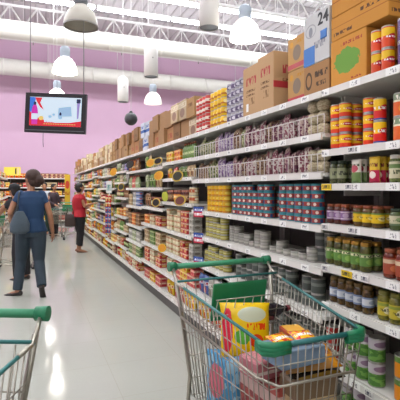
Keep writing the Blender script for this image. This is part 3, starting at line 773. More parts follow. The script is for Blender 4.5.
# third bay's far end (beside the price cards)
bl(2, 1, 200, 232, 'packet', 'blue'); bl(2, 0, 200, 232, 'packet', 'yellow')
bl(3, 6, 162, 184, 'carton', 'orange', 2); bl(3, 6, 184, 199, 'bottle', 'green')
bl(3, 5, 162, 180, 'packet', 'pink'); bl(3, 5, 180, 199, 'packet', 'tan')
bl(3, 4, 162, 190, 'jar', 'brown'); bl(3, 4, 190, 200, 'can', 'cream', 2)
bl(3, 3, 162, 176, 'carton', 'cream', 3); bl(3, 3, 176, 190, 'carton', 'red and cream', 3); bl(3, 3, 190, 200, 'carton', 'grey white', 3)
bl(3, 2, 162, 174, 'carton', 'cream', 3); bl(3, 2, 174, 190, 'carton', 'red and cream', 3); bl(3, 2, 190, 200, 'carton', 'grey white', 3)
bl(3, 1, 162, 176, 'carton', 'cream', 3); bl(3, 1, 176, 200, 'carton', 'pink', 3)
bl(3, 0, 162, 184, 'packet', 'pink'); bl(3, 0, 184, 200, 'packet', 'yellow')
bl(4, 6, 140, 153, 'packet', 'tan'); bl(4, 6, 153, 163, 'carton', 'grey white', 2)
bl(4, 5, 140, 150, 'packet', 'pale green'); bl(4, 5, 150, 163, 'packet', 'tan')
bl(4, 4, 140, 152, 'packet', 'brown'); bl(4, 4, 152, 163, 'jar', 'grey white')
bl(4, 3, 140, 151, 'carton', 'orange', 2); bl(4, 3, 151, 163, 'carton', 'red and cream', 2)
bl(4, 2, 140, 163, 'carton', 'tan', 3)
bl(4, 1, 140, 163, 'carton', 'red and cream', 3)
bl(4, 0, 140, 163, 'carton', 'pink', 2)
bl(5, 6, 128, 140, 'bottle', 'brown'); bl(5, 5, 128, 140, 'bottle', 'pale green')
bl(5, 4, 128, 134, 'carton', 'tan', 3); bl(5, 4, 134, 141, 'can', 'blue', 3)
bl(5, 3, 128, 141, 'carton', 'brown', 3); bl(5, 2, 128, 141, 'can', 'grey white', 2); bl(5, 1, 128, 141, 'can', 'green', 2); bl(5, 0, 128, 141, 'carton', 'red and cream', 2)
seqc = {6: ['blue', 'tan', 'grey white', 'brown', 'pale green', 'tan', 'brown', 'blue', 'yellow'], 5: ['grey white', 'green', 'blue', 'brown', 'tan', 'pink', 'green', 'tan', 'yellow'],
        4: ['brown', 'green', 'pale green', 'tan', 'green', 'orange', 'red and cream', 'yellow', 'pink'], 3: ['brown', 'green', 'red and cream', 'blue', 'orange', 'yellow', 'tan', 'green', 'red and cream'],
        2: ['tan', 'cream', 'orange', 'purple', 'green', 'yellow', 'blue', 'tan', 'orange'], 1: ['green', 'orange', 'yellow', 'orange', 'red and cream', 'orange', 'pink', 'brown', 'yellow'],
        0: ['red and cream', 'dark red', 'orange', 'red and cream', 'yellow', 'dark red', 'orange', 'pink', 'orange']}
kk = ['carton', 'packet', 'jar', 'bottle', 'packet', 'can', 'carton']
for bay in range(6, 15):
    for sh in range(7):
        c = seqc[sh][bay - 6]; c2 = seqc[sh][(bay - 6 + 4) % 9]
        if c2 == c: c2 = 'dark red' if c != 'dark red' else 'tan'
        a, b_ = YB[bay] + .02, YB[bay + 1] - .02; mid = a + (b_ - a) * (.35 + .3 * rnd())
        k1 = kk[(bay * 3 + sh * 5) % 7]; k2 = kk[(bay * 5 + sh * 3 + 2) % 7]
        block(bay, sh, a, mid - .01, k1, c, 2); block(bay, sh, mid + .01, b_, k2, c2, 2)

# --- goods on the top shelf
def carton_box(name, w, h, d, mat, loc, lb, group=None, tape=None, rz=0):
    o = M().bevbox((d / 2, 0, h / 2), (d, w, h), .003).build(name, mat, None, loc, rz)
    tag(o, lb, 'box', group or None)
    if tape: M().box((d / 2, 0, h * tape[1]), (d + .001, w + .001, tape[2])).build('tape_band', tape[0], o)
    M().box((d / 2, 0, h), (.05, w * .98, .001)).build('sealing_tape', plain('clear brown tape', '#a27a4c', .25), o)
    return o
TOP = 2.0108
def topY(px): return ydist(px, D0 + .05)
XT = D0 + .04
RT = plain('red packing tape', '#b4363c', .4)
def cart_m(nm, base, **kw): return label(nm, base, rough=.85, vary=.03, **kw)
c1 = cart_m('brown carton with red print', '#c09c74', text=[(.62, .78, '#b0474a', .2, .8), (.48, .53, '#6a4a30', .2, .75), (.4, .44, '#6a4a30', .2, .75), (.22, .36, '#8a6a48', .35, .7)])
for i_, (pa, pb, hh, lb) in enumerate(((244, 261, .385, 'brown carton with red print, farther of the tall pair'), (261, 281, .395, 'brown carton with red print and a strip of red tape, nearer of the tall pair'))):
    y0, y1 = topY(pb) + (.045 if i_ else 0), topY(pa)
    o = carton_box('cardboard_box', y1 - y0 - .006, hh, .36, c1, (XT - (.02 if i_ else 0), (y0 + y1) / 2, TOP), lb)
    w = y1 - y0 - .006
    if i_: M().box((.1, -w / 2, hh * .42), (.2, .003, .045)).build('red_tape', RT, o)
    else: M().box((-.0005, w * .22, .07), (.001, .035, .06)).build('white_sticker', plain('white sticker', '#e8e8e4', .5), o)
y0, y1 = topY(287), topY(247)
carton_box('cardboard_box', .3, .2, .3, cart_m('brown carton with black marks', '#c09a66', text=[(.4, .8, '#3a2c20', .45, .8)]), (XT + .02, topY(263), TOP + .351), 'brown carton lying across the tall pair of red print cartons') if False else None
c2 = cart_m('carton with diamond mark', '#bd9460', blob=[(.5, .5, .22, .24, '#8a7a6a'), (.2, .8, .1, .1, '#d09a4a')], text=[(.78, .88, '#c08a3a', .5, .9)])
y0, y1 = topY(304), topY(285)
for s, lb in enumerate(('brown carton with red tape band, lower of the stack beside the white box', 'brown carton with red tape band, upper of the stack beside the white box')):
    carton_box('cardboard_box', y1 - y0 - .006, .215, .34, c2, (XT + .03, (y0 + y1) / 2, TOP + s * .217), lb, tape=(RT, .12, .03))
y0, y1 = topY(331), topY(305)
c3 = cart_m('brown carton with ring mark', '#a97f55', blob=[(.2, .5, .14, .3, '#5a4634'), (.2, .5, .09, .2, '#a97f55')], text=[(.55, .75, '#4d3b2c', .45, .95), (.25, .4, '#5a4634', .5, .9)])
carton_box('cardboard_box', y1 - y0 - .006, .185, .34, c3, (XT, (y0 + y1) / 2, TOP), 'brown carton with dark ring mark supporting the white box')
c4 = cart_m('white carton print', '#cfcfcd', blob=[(.28, .68, .22, .14, '#a8a8aa'), (.28, .68, .19, .115, '#cfcfcd'), (.28, .66, .08, .1, '#8e9096')], text=[(.28, .42, '#8b8d94', .42, .86)])
wb = carton_box('white_box', y1 - y0 - .006, .30, .34, c4, (XT, (y0 + y1) / 2, TOP + .187), 'white carton printed with number twenty four and blue patch')
w = y1 - y0 - .006
Tf = Matrix.Rotation(radians(-90), 4, 'Z') @ Matrix.Rotation(radians(90), 4, 'X')
M().box((-.0006, w / 2 - .055, .055), (.001, .11, .11)).build('blue_patch', plain('blue print patch', '#3672b8', .6), wb)
INK = plain('black print ink', '#202024', .6)
text_mesh('24', .1, INK, wb, Matrix.Translation((-.001, -w / 2 + .055, .245)) @ Tf, bold=.002)
text_mesh('CANS', .026, INK, wb, Matrix.Translation((-.001, -w / 2 + .055, .18)) @ Tf, bold=.001) if False else None
M().pillow(.06, .05, .002, T=Matrix.Translation((-.001, -w / 2 + .05, .125))).build('blue_emblem', plain('blue print patch', '#3672b8', .6), wb)
ORB = lambda nm, **k: cart_m(nm, '#c98e44', **k)
GSP = ORB('orange carton with green splash', blob=(.47, .5, .36, .26, '#6f9a45', 1.6), text=[(.83, .9, '#a04838', .3, .9), (.08, .12, '#a04838', .6, .9)])
GEN = ORB('orange carton with brown print', text=[(.7, .86, '#5d3f2c', .55, .95), (.15, .3, '#5d3f2c', .05, .4)], bands=[(.52, .56, '#a66a34')])
y0, y1 = topY(368), topY(332)
carton_box('orange_box', y1 - y0 - .004, .262, .33, GSP, (XT, (y0 + y1) / 2, TOP), 'orange carton with a green splash, standing on the top shelf')
carton_box('orange_box', .58, .262, .25, GEN, (XT + .11, y0 - .32, TOP), 'orange carton mostly hidden behind the stacked colourful cans')
carton_box('orange_box', .42, .13, .33, GEN, (XT, y1 - .215, TOP + .2635), 'shallow orange carton on top of the green splash carton')
carton_box('orange_box', .50, .19, .33, ORB('orange carton with rows of print', text=[(.62, .78, '#5d3f2c', .3, .7)], bands=[(.4, .43, '#9a5a30')]), (XT, y1 - .26, TOP + .395), 'orange carton topmost above the green splash carton')
# can stacks on the top shelf
TOPR = label('orange red can with yellow top', '#e0502a', bands=[(.55, .9, '#f0c428')], blob=(.5, .5, .3, .14, '#c22a3a'), text=[(.46, .54, '#ffffff')], rep=2)
PUR = label('purple can with white circle', '#4e2c68', blob=(.5, .5, .26, .3, '#d8cdd8'), bands=[(.9, 1, '#b8a8c0')], rep=2)
ya = ydist(371, D0 + .05)
put_rows('can_top', mk_can('fruit_can', .031, .108, TOPR), (.062, .108, .062), TOP, ya - .134, ya, 2, 1, 'orange red can with yellow top stacked on the top shelf', 'can', xf=.03, gap=.006)
put_rows('can_pur', mk_can('dessert_can', .04, .11, PUR), (.08, .11, .08), TOP, 1.0, ya - .138, 2, 1, 'purple can with white circle stacked on the top shelf', 'can', xf=.03, gap=.006)
# red white, yellow and silver tins beyond the boxes
def top_stack(key, nm, r, h, mat, pa, pb, st, lb, metal=None):
    put_rows(key, mk_can(nm, r, h, mat, 12, False, metal), (2 * r, h, 2 * r), TOP, topY(pb), topY(pa), st, 1, lb, 'can', xf=.03, gap=.003)
top_stack('t_sil', 'milk_can', .038, .066, label('silver purple can label', '#a8a4b0', bands=[(.25, .75, '#5a4a6c')], blob=(.5, .5, .25, .2, '#d8d4dc'), rep=3), 226, 246, 5, 'silver and purple can stacked five high beside the tall cartons')
top_stack('t_yel', 'milk_can', .038, .082, label('bright yellow can label', '#e8bc34', bands=[(.3, .5, '#b8702a')], blob=(.5, .6, .2, .2, '#f4e2a0'), rep=2), 211, 225, [4, 4, 4], 'bright yellow can stacked four high on the top shelf')
top_stack('t_red', 'milk_can', .038, .085, label('red and white can label', '#c04038', bands=[(.3, .62, '#e8dccc')], blob=(.5, .45, .2, .14, '#a03038'), rep=2), 196, 210, 4, 'red and white can stacked four high on the top shelf')
cc = [('plain brown', '#a07a54', {}), ('brown printed', '#a98459', dict(text=[(.55, .75, '#7a5636', .2, .8)])), ('dark brown', '#86623f', dict(text=[(.3, .5, '#5c4026', .2, .8)])), ('tan', '#c4a06e', dict(blob=(.5, .5, .2, .25, '#9c6a48'))),
      ('red marked brown', '#b08055', dict(text=[(.35, .65, '#a8483c', .2, .8)])), ('pale', '#cfc0a0', dict(text=[(.35, .6, '#8a8068', .2, .8)])), ('blue and white', '#d0d4dc', dict(bands=[(.3, .5, '#4a6cae')], text=[(.6, .8, '#4a6cae')]))]
ccm = [cart_m('%s carton print' % a, b_, **k) for a, b_, k in cc]
y = topY(194); k = 0
lbl_seen = {}
while y < 17.0:
    w = .19 + .1 * rnd(); w = min(w, 17.15 - y); px = 30 + 714.5 / (.563 + .9305 * y)
    seg = min(14, next(i for i in range(15) if y < YB[i + 1] or i == 14))
    st = 2 if y < 11 else (1 if rnd() < .35 else 2)
    for s in range(st):
        ci = random.choice([0, 0, 1, 1, 2, 3, 4, 4]) if y < 9 else random.choice([0, 1, 3, 3, 5, 5, 4])
        if 140 < px < 149: ci = 6
        h = (.218 if y < 11 else .17 + .09 * ((k * 7) % 5) / 5) - (.012 if k % 3 == 0 else 0)
        if s == 0: hb = h
        nm = cc[ci][0]
        lb = '%s carton, %s layer on the top shelf, %s bay' % (nm, 'upper' if s else 'lower', bayname(seg))
        o = M().bevbox((.17, 0, h / 2), (.34, w - .008, h), .003).build('cardboard_box', ccm[ci], None, (XT + rnd() * .05, y + w / 2, TOP + (hb + .001 if s else 0)))
        if y < 7: M().box((.17, 0, h), (.05, (w - .006) * .98, .001)).build('sealing_tape', plain('clear brown tape', '#a27a4c', .25), o)
        tag(o, lb, 'box', 'cartons: ' + lb)
    y += w; k += 1

# --- oval hanging tags and cards on the shelf edges
def oval(px, py, w, h, outer, inner, lb):
    X = D0 - .035; yy = ydist(px, X); z = yy * CT + X * ST; hz = EYE + (HOR - py) / F * z
    o = empty('shelf_tag', (X, yy, hz)); o.rotation_euler = (radians(-12), 0, radians(28)); tag(o, lb, 'shelf tag')
    Tm = Matrix.Rotation(-pi / 2, 4, 'Y') @ Matrix.Diagonal((h * .43, w * .43, 1, 1))
    M().lathe([(1, -.002), (1, .002)], 24, T=Tm, smooth=False).build('tag_board', outer, o)
    M().lathe([(.78, .002), (.78, .0032)], 24, T=Tm, smooth=False).build('printed_face', inner, o)
    M().box((.02, 0, 0), (.04, .012, .002)).build('clip', WHITE, o)
OY = label('yellow oval tag print', '#f2b61c', text=[(.3, .7, '#c05a1c')], vary=0); OB = plain('black oval tag', '#1c1c18', .4); OBY = plain('gold tag rim', '#c8a844', .4)
PYF = plain('orange yellow tag face', '#d8921c', .45, noise=.12, scale=40); GRF = plain('dark olive tag face', '#35382a', .45, noise=.3, scale=40); BRF = plain('brown red tag face', '#6c3a34', .45, noise=.2, scale=40); LMF = plain('lime tag face', '#b0b43c', .45, noise=.1, scale=40)
YO = plain('yellow tag board', '#dcae2a', .45)
for t in ((150.5, 162.7, .19, .12, YO, PYF, 'orange yellow oval tag on the rail beside a black one'), (158, 161, .19, .1, OBY, OB, 'black oval tag with gold rim beside the orange one'),
          (158.7, 175.5, .2, .13, YO, PYF, 'yellow oval tag hanging below the black and orange pair'), (177.5, 176, .2, .14, OBY, GRF, 'olive oval tag with gold rim below the pink packets'),
          (165, 196.5, .12, .14, LMF, LMF, 'lime round tag on the brown jar shelf'), (180, 200.5, .2, .13, OBY, BRF, 'brown red oval tag below the brown jars'), (156, 202.5, .18, .13, OBY, OB, 'black oval tag lowest beside the lime one'),
          (162, 248, .17, .12, YO, PYF, 'yellow round tag on a low rail among cream cartons'), (121, 187, .22, .15, OBY, GRF, 'olive oval tag near the hanging clip strip'), (113.5, 172, .25, .17, YO, PYF, 'orange tag high up above the clip strip'), (130, 164.5, .22, .14, OB, GRF, 'dark oval tag on the seventh shelf rail')):
    oval(*t)
BRC = label('blue and red offer card', '#c8384a', bands=[(.55, 1, '#31529c')], text=[(.62, .8, '#ffffff'), (.15, .4, '#ffffff')], vary=0)
for py, w_ in ((212, 'upper'), (238, 'middle'), (262, 'lowest')):
    X = D0 - .02; yy = ydist(198.5, X); z = yy * CT + X * ST
    o = card((X, yy, EYE + (HOR - py) / F * z), .13, .1, BRC, 'blue and red offer card, %s of three in a column' % w_, rz=radians(25), name='offer_card', cat='offer card')
# clip strip with packets
X = D0 - .05; yy = ydist(109, X); z = yy * CT + X * ST
def hz(py): return EYE + (HOR - py) / F * z
o = empty('clip_strip', (X, yy, 0)); o.rotation_euler = (0, 0, radians(30)); tag(o, 'hanging clip strip with white header card in front of the shelves', 'clip strip')
M().box((0, 0, (hz(181) + hz(193)) / 2), (.004, .17, hz(181) - hz(193))).build('header_card', label('white header card', '#e6e6e0', text=[(.2, .7, '#6a9a94')], vary=0), o)
M().box((.006, 0, (hz(181) + hz(232)) / 2), (.004, .03, hz(181) - hz(232))).build('strip', WHITE, o)
rp = pm('red and cream', 1); bp = pm('blue', 1)
for k in range(7):
    for s in (-1, 1):
        lb = 'red and cream' if k < 2 else 'blue'
        q = M().pillow(.085, .13, .03).build('snack_packet', rp if k < 2 else bp, None, (0, 0, 0))
        R = Matrix.Rotation(radians(30), 4, 'Z'); pz = hz(195) - .14 - k * .105
        v = R @ Vector((-.022, s * .046, 0)); q.location = (X + v.x, yy + v.y, pz); q.rotation_euler = (0, radians(4), radians(30 + s * 8))
        tag(q, '%s packet hanging on the clip strip' % lb, 'packet', '%s packets on the clip strip' % lb)

# ------------------------------------------------------------------ shelving across the aisle end and along its left
def gondola(name, T, L, hs, lb, mat_back=DARKBACK, lit=False):
    """front faces local -Y, length along local X"""
    b = empty(name, T[0], T[1]); tag(b, lb, 'shelving')
    M().box((0, .45, hs[-1] / 2 + .1), (L, .02, hs[-1] + .2)).build('back_panel', mat_back, b)
    for x in (-L / 2 + .02, 0, L / 2 - .02): M().box((x, .42, hs[-1] / 2), (.04, .04, hs[-1])).build('upright', UPR, b)
    M().box((0, .06, .06), (L, .02, .12)).build('kick_plate', plain('dark kick plate', '#55534f', .6), b)
    for h in hs:
        s = M().box((0, .23, h - .015), (L, .44, .025)).build('shelf', WHITE, b)
        M().box((0, .005, h - .02), (L, .01, .04)).build('price_rail', WHITE, s)
    return b
EH = [.15, .5, .85, 1.18, 1.52, 1.9]
gondola('end_shelving', ((-.75, 19.0, 0), 0), 4.6, EH, 'long white shelving standing across the far end of the aisle, below the lilac wall')
gk = [('orange', 'packet'), ('dark red', 'carton'), ('cream', 'can'), ('yellow', 'carton'), ('brown', 'jar'), ('pink', 'packet'), ('tan', 'carton'), ('red and cream', 'bottle'), ('grey white', 'carton'), ('green', 'packet')]
def simple(kind, colr, hh):
    if kind == 'packet': return 'x_pk_' + colr, mk_pouch('snack_packet', .15, .19, .06, pm(colr, 1), 5, 6), .15, 1, 'packet'
    CARTON['x_ct_' + colr] = (.16, .1, .14, colr)
    if kind == 'carton': return 'x_ct_' + colr, mk_box('food_carton', .16, .1, .14, pm(colr, 0)), .16, 2, 'carton'
    if kind == 'can': return 'x_cn_' + colr, mk_can('small_can', .05, .1, pm(colr, 2), 10, False), .1, 2, 'can'
    if kind == 'jar': return 'x_jr_' + colr, mk_jar('glass_jar', .05, .17, JAM, RLID, pm(colr, 2), n=10), .1, 1, 'jar'
    return 'x_bt_' + colr, mk_bottle('sauce_bottle', .045, .22, plain('%s bottle' % colr, PAL[colr][0], .2), RLID, pm(colr, 2), 10), .09, 1, 'bottle'
for j, h in enumerate(EH):
    x = -1.9; k = j * 3
    while x < 1.45:
        colr, kind = gk[k % 10] if j < 5 else (('orange', 'packet') if x < 0 else ('dark red', 'carton'))
        key, mk, w, st, cat = simple(kind, colr, .2); n = 4
        for q in range(n):
            xx = x + w / 2 + q * (w + .01)
            if xx > 1.5: break
            for s in range(st):
                put(key, mk, (xx, 19.1, h + .001 + s * .1005), pi / 2, '%s %s on the %s shelf of the end shelving, %s stretch' % (colr, cat, ['lowest', 'second', 'third', 'fourth', 'fifth', 'top'][j], ordw[(k - j * 3)]), cat, 'end shelving %s %s %s %s' % (colr, cat, WORD[j], ordw[k - j * 3])) if True else None
        x += n * (w + .01) + .02; k += 1
# low left shelving, its face towards the aisle (+X)
LH = [.15, .5, .85, 1.18, 1.5, 1.8]
LX = -.74
for i, yc in enumerate((9.6, 11.8, 14.0, 16.0)):
    L = 2.18 if i < 3 else 1.8
    b = gondola('low_shelving', ((LX, yc, 0), pi / 2), L, LH, 'white shelving along the left of the aisle, %s of four' % ['nearest', 'second', 'third', 'farthest'][i])
    for j, h in enumerate(LH):
        y = yc - L / 2 + .03; seg = 0
        while y < yc + L / 2 - .2:
            colr, kind = [('yellow', 'carton'), ('green', 'packet'), ('orange', 'packet'), ('red and cream', 'carton'), ('pale green', 'packet'), ('yellow', 'packet'), ('cream', 'carton')][(i * 3 + j * 2 + seg) % 7]
            key, mk, w, st, cat = simple(kind, colr, .2); n = 4
            for q in range(n):
                yy = y + w / 2 + q * (w + .01)
                if yy > yc + L / 2 - .1: break
                for s in range(st):
                    lb = '%s %s on the %s shelf, %s unit along the left, %s stretch' % (colr, cat, ['lowest', 'second', 'third', 'fourth', 'fifth', 'top'][j], ordw[i], ordw[seg])
                    put(key, mk, (LX - .06, yy, h + .001 + s * .1005), pi, lb, cat, lb)
            y += n * (w + .01) + .02; seg += 1
# the 300 nearest food cartons stand as things, the rest down the hall as one
LATE.sort(key=lambda a: a[0])
for a in LATE[:300]: put(a[1], a[2], *a[3:], now=True)
m = M(); cols = []
for a in LATE[300:]:
    w, hh, d, colr = CARTON[a[1]]
    if colr not in cols: cols.append(colr)
    m.bevbox((d / 2, 0, hh / 2), (d, w, hh), .003, cols.index(colr), Matrix.Translation(a[3]) @ Matrix.Rotation(a[4], 4, 'Z'))
tag(m.build('food_cartons', [pm(c, 0) for c in cols]), 'small food cartons of many colours on the far shelves', 'carton', kind='stuff')
# aisle sign on the left shelving
s = empty('aisle_sign', at(12.3, 171.2, 15.2)); s.rotation_euler = (0, 0, facing(0, 1)); tag(s, 'yellow aisle sign standing above the left shelving', 'sign')
M().box((0, 0, 0), (.58, .03, .29)).build('sign_board', plain('yellow sign face', '#e9d24a', .5, noise=.06), s)
M().box((.13, -.017, 0), (.05, .004, .2)).build('printed_mark', INK, s)
M().box((.215, -.017, 0), (.07, .004, .24)).build('pale_patch', plain('pale orange patch', '#e8c890', .5), s)
M().tube([(-.2, .02, -.1), (-.2, .02, -.25)], .012, 6).build('bracket', UPR, s)
p = at(67.5, 192, 16.4)
o = empty('promotion_board', (p.x, p.y, 0), facing(0, 1)); tag(o, 'narrow yellow promotion board standing at the aisle end', 'sign')
M().box((0, 0, 1.35), (.2, .04, 1.3)).build('board', label('yellow promotion print', '#c9a534', blob=(.5, .7, .4, .12, '#b8402c'), text=[(.4, .5, '#a04020')], vary=0), o)
M().box((0, 0, .35), (.04, .04, .7)).build('post', UPR, o); M().box((0, 0, .01), (.36, .3, .02)).build('foot_plate', UPR, o)

# ------------------------------------------------------------------ shopping trolleys (front towards local -Y, handle at +Y)
def make_trolley():
    t = empty('shopping_trolley')
    wr = .0026
    def rim(s, f):                     # s -1..1 across, f 0 (rear) .. 1 (front), top of basket
        w = .298 + (.222 - .298) * f; return Vector((s * w, .34 - .74 * f, .965 - .085 * f))
    def bot(s, f):
        w = .235 + (.175 - .235) * f; return Vector((s * w, .30 - .66 * f, .40 + .06 * f))
    def pt(s, f, v): return bot(s, f).lerp(rim(s, f), v)
    for s in (-1, 1):
        m = M(); n = 21
        for k in range(n + 1): f = k / n; m.tube([pt(s, f, 0), pt(s, f, .5), pt(s, f, 1)], wr, 4)
        for v in (.2, .4, .6, .8): m.tube([pt(s, 0, v), pt(s, 1, v)], wr, 4)
        m.build('basket_side', CHROME, t)
        M().tube([rim(s, -.02), rim(s, .5), rim(s, 1)], .0065, 6).build('rim_rail', GREENP, t)
    m = M(); n = 13
    for k in range(n + 1): q = -1 + 2 * k / n; m.tube([pt(q, 1, 0), pt(q, 1, 1)], wr, 4)
    for v in (.2, .4, .6, .8): m.tube([pt(-1, 1, v), pt(1, 1, v)], wr, 4)
    m.build('basket_front', CHROME, t)
    m = M(); n = 12
    for k in range(n + 1): q = -1 + 2 * k / n; m.tube([pt(q, 0, 0), pt(q, 0, 1)], wr, 4)
    for v in (.15, .35, .55, .75): m.tube([pt(-1, 0, v), pt(1, 0, v)], wr, 4)
    m.build('rear_gate', CHROME, t)
    M().tube([rim(-1, 0) + Vector((0, 0, .01)), rim(1, 0) + Vector((0, 0, .01))], .0065, 6).build('rim_rail', GREENP, t)
    m = M()
    for k in range(12): q = -1 + 2 * k / 11; m.tube([pt(q, 0, 0), pt(q, 1, 0)], wr, 4)
    for k in range(12): m.tube([pt(-1, k / 11, 0), pt(1, k / 11, 0)], wr, 4)
    m.build('basket_floor', CHROME, t)
    # middle strengthening frame round the basket
    m = M(); m.tube([pt(-1.01, 0, .7), pt(-1.02, .9, .64), pt(-.85, 1.03, .64), pt(.85, 1.03, .64), pt(1.02, .9, .64), pt(1.01, 0, .7)], .0055, 6)
    m.build('strengthening_frame', CHROME, t)
    # front bumper: teal rail with chunky green corners
    M().tube([rim(-.8, 1.01), rim(.8, 1.01)], .011, 8).build('front_rail', GREENP, t)
    for s in (-1, 1):
        m = M(); c = rim(s, 1)
        pts = [c + Vector((-s * .09, -.012, 0)), c + Vector((-s * .02, -.012, 0)), c + Vector((s * .008, .01, 0)), c + Vector((s * .014, .05, .002))]
        m.tube(pts, [.013, .016, .016, .011], 8); m.tube([p_ + Vector((0, 0, -.011)) for p_ in pts], [.014, .017, .017, .012], 8); m.tube([p_ + Vector((0, 0, -.024)) for p_ in pts], [.013, .016, .016, .011], 8)
        m.build('corner_bumper', GREEN, t)
    # handle
    hz_ = 1.035; hy = .44
    M().tube([(-.29, hy, hz_), (.29, hy, hz_)], .0155, 12).build('handle', plain('pale green handle grip', '#3f8f68', .4), t)
    for s in (-1, 1):
        M().tube([(s * .27, hy, hz_), (s * .312, hy, hz_)], [.024, .026], 12).build('handle_end_cap', GREEN, t)
        M().tube([(s * .29, hy - .01, hz_), (s * .293, hy - .05, .99), rim(s, 0), rim(s, .1)], .008, 6).build('handle_bracket', CHROME, t)
    # child seat
    m = M(); Ts = Matrix.Translation((0, .25, .78)) @ Matrix.Rotation(radians(12), 4, 'X')
    m.bevbox((0, 0, .1), (.31, .012, .2), .005, T=Ts); 
    m.build('child_seat_panel', DGREEN, t)
    m = M()
    for k in range(9): q = -.2 + .05 * k; m.tube([(q, .285, .78), (q, .13, .77), (q * .95, .08, .93)], wr, 4)
    for a in ((.285, .78), (.2, .775), (.13, .77), (.1, .85), (.08, .93)): m.tube([(-.2, a[0], a[1]), (.2, a[0], a[1])], wr, 4)
    m.build('child_seat_frame', CHROME, t)
    # chassis
    for s in (-1, 1):
        M().tube([(s * .29, hy - .05, .985), (s * .272, .345, .80), (s * .243, .305, .5), (s * .245, .35, .2), (s * .25, .38, .15), (s * .22, .1, .14), (s * .17, -.36, .13)], .011, 8).build('chassis_tube', CHROME, t)
        M().tube([(s * .16, -.33, .42), (s * .17, -.3, .13)], .008, 6).build('front_strut', CHROME, t)
    m = M()
    for y_, w_ in ((.36, .25), (.1, .22), (-.34, .172)): m.tube([(-w_, y_, .142), (w_, y_, .142)], .008, 6)
    m.build('lower_rack', CHROME, t)
    for x_, y_ in ((-.25, .38), (.25, .38), (-.165, -.34), (.165, -.34)):
        c = M().box((0, 0, .11), (.035, .04, .05)); c.tube([(0, 0, .13), (0, 0, .15)], .01, 6)
        for s in (-1, 1): c.box((s * .018, .01, .075), (.004, .03, .07))
        c = c.build('caster', METAL, t, (x_, y_, 0))
        M().lathe([(.02, -.013), (.05, -.013), (.055, -.008), (.055, .008), (.05, .013), (.02, .013)], 16, T=Matrix.Translation((0, .01, .056)) @ Matrix.Rotation(pi / 2, 4, 'Y')).build('wheel', RUBBER, c)
    return t
T1 = make_trolley(); T1.location = (1.01, 1.772, 0); T1.rotation_euler = (0, 0, radians(1.5)); tag(T1, 'wire shopping trolley full of groceries beside the shelves, green handle and corners', 'trolley')
T2 = dup(T1)
pe = at(42, 318.5, 1.44)             # right end of the second trolley's handle
T2.rotation_euler = (0, 0, radians(-24)); R = Matrix.Rotation(radians(-24), 3, 'Z') @ Vector((.29, .44, 0)); T2.location = (pe.x - R.x, pe.y - R.y, 0)
tag(T2, 'wire shopping trolley mostly out of view, only its handle end and frame showing', 'trolley')
T3 = dup(T1); p = at(11, 270, 7.7); T3.location = (p.x, p.y, 0); T3.rotation_euler = (0, 0, facing(-1, .15)); tag(T3, 'shopping trolley partly hidden by the woman in blue tee and her companion', 'trolley')
T4 = dup(T1); p = at(64, 238, 12.6); T4.location = (p.x, p.y, 0); T4.rotation_euler = (0, 0, facing(.15, 1)); tag(T4, 'distant shopping trolley between the dark dressed woman and the woman in red', 'trolley')

# groceries in the first trolley (world placing from trolley-local x across, y along, z up)
TL = Matrix.Translation(T1.location) @ Matrix.Rotation(radians(1.5), 4, 'Z')
def grocery(m, name, mats, loc, rot, lb, cat):
    o = m.build(name, mats); o.location = TL @ Vector(loc); o.rotation_euler = rot; tag(o, lb, cat); return o
def gmb(s): return M().bevbox((0, 0, s[2] / 2), s, .006)
yb = label('yellow noodle bag print', '#e8c020', blob=[(.42, .38, .16, .14, '#5aa83a', .8), (.7, .3, .14, .12, '#d84a30', .8), (.62, .78, .3, .14, '#c8ccb0'), (.12, .5, .1, .4, '#d83a4a', .9)], text=[(.5, .62, '#e85030', .5, .9)], vary=0, rough=.25)
grocery(M().pillow(.25, .25, .07, nu=10, nv=12), 'instant_noodle_bag', yb, (-.06, .05, .655), (radians(2), radians(14), radians(76)), 'large yellow noodle bag standing in the full trolley', 'bag')
bb = label('blue and pink wrap print', '#5a9cc8', speck=('#9cc8e0', 5), blob=[(.25, .5, .2, .3, '#d87a8a', .8)], vary=0, rough=.2)
grocery(M().pillow(.20, .27, .1, nu=9, nv=10), 'blue_packet', bb, (-.135, .1, .415), (0, 0, radians(62)), 'blue and pink wrapped pack low at the side of the full trolley', 'packet')
grocery(gmb((.2, .3, .22)), 'bulk_pack', label('red brown bulk pack print', '#8a3c3c', bands=[(.6, .85, '#c8a8a0')], speck=('#a85048', 5), vary=0), (.0, -.12, .43), (0, 0, radians(4)), 'red brown bulk pack filling the middle of the full trolley', 'packet')
grocery(M().bevbox((0, 0, .04), (.2, .13, .08), .006), 'pink_white_pack', label('pink white pack print', '#b87078', bands=[(.3, .5, '#e0d0c8')], vary=0), (-.06, -.13, .652), (0, 0, radians(8)), 'pink and white pack lying on the bulk pack in the trolley', 'packet')
grocery(M().bevbox((0, 0, .13), (.2, .13, .22), .01), 'flour_bag', label('tan flour bag print', '#7a6248', bands=[(.5, .7, '#cbb48c')], vary=0), (.04, -.29, .455), (0, 0, 0), 'tan flour bag at the front of the full trolley', 'bag')
k1 = grocery(M().pillow(.26, .13, .05, nu=9, nv=8), 'black_packet', label('black snack packet print', '#22221c', bands=[(.1, .22, '#8a6a2a'), (.8, .9, '#9a7a30')], text=[(.36, .66, '#d8d4c0', .15, .85)], vary=0, rough=.25), (.07, -.335, .672), (0, radians(56), radians(93)), 'black snack packet with pale lettering near the trolley front', 'packet')
grocery(M().pillow(.26, .13, .05, nu=9, nv=8), 'brown_packet', label('brown cream packet print', '#a87a44', bands=[(.35, .75, '#cdb898')], blob=(.9, .5, .12, .6, '#d08a2c'), text=[(.45, .65, '#8a3a2a')], vary=0, rough=.25), (.04, -.34, .728), (0, radians(66), radians(86)), 'brown and cream packet lying above the black one', 'packet')
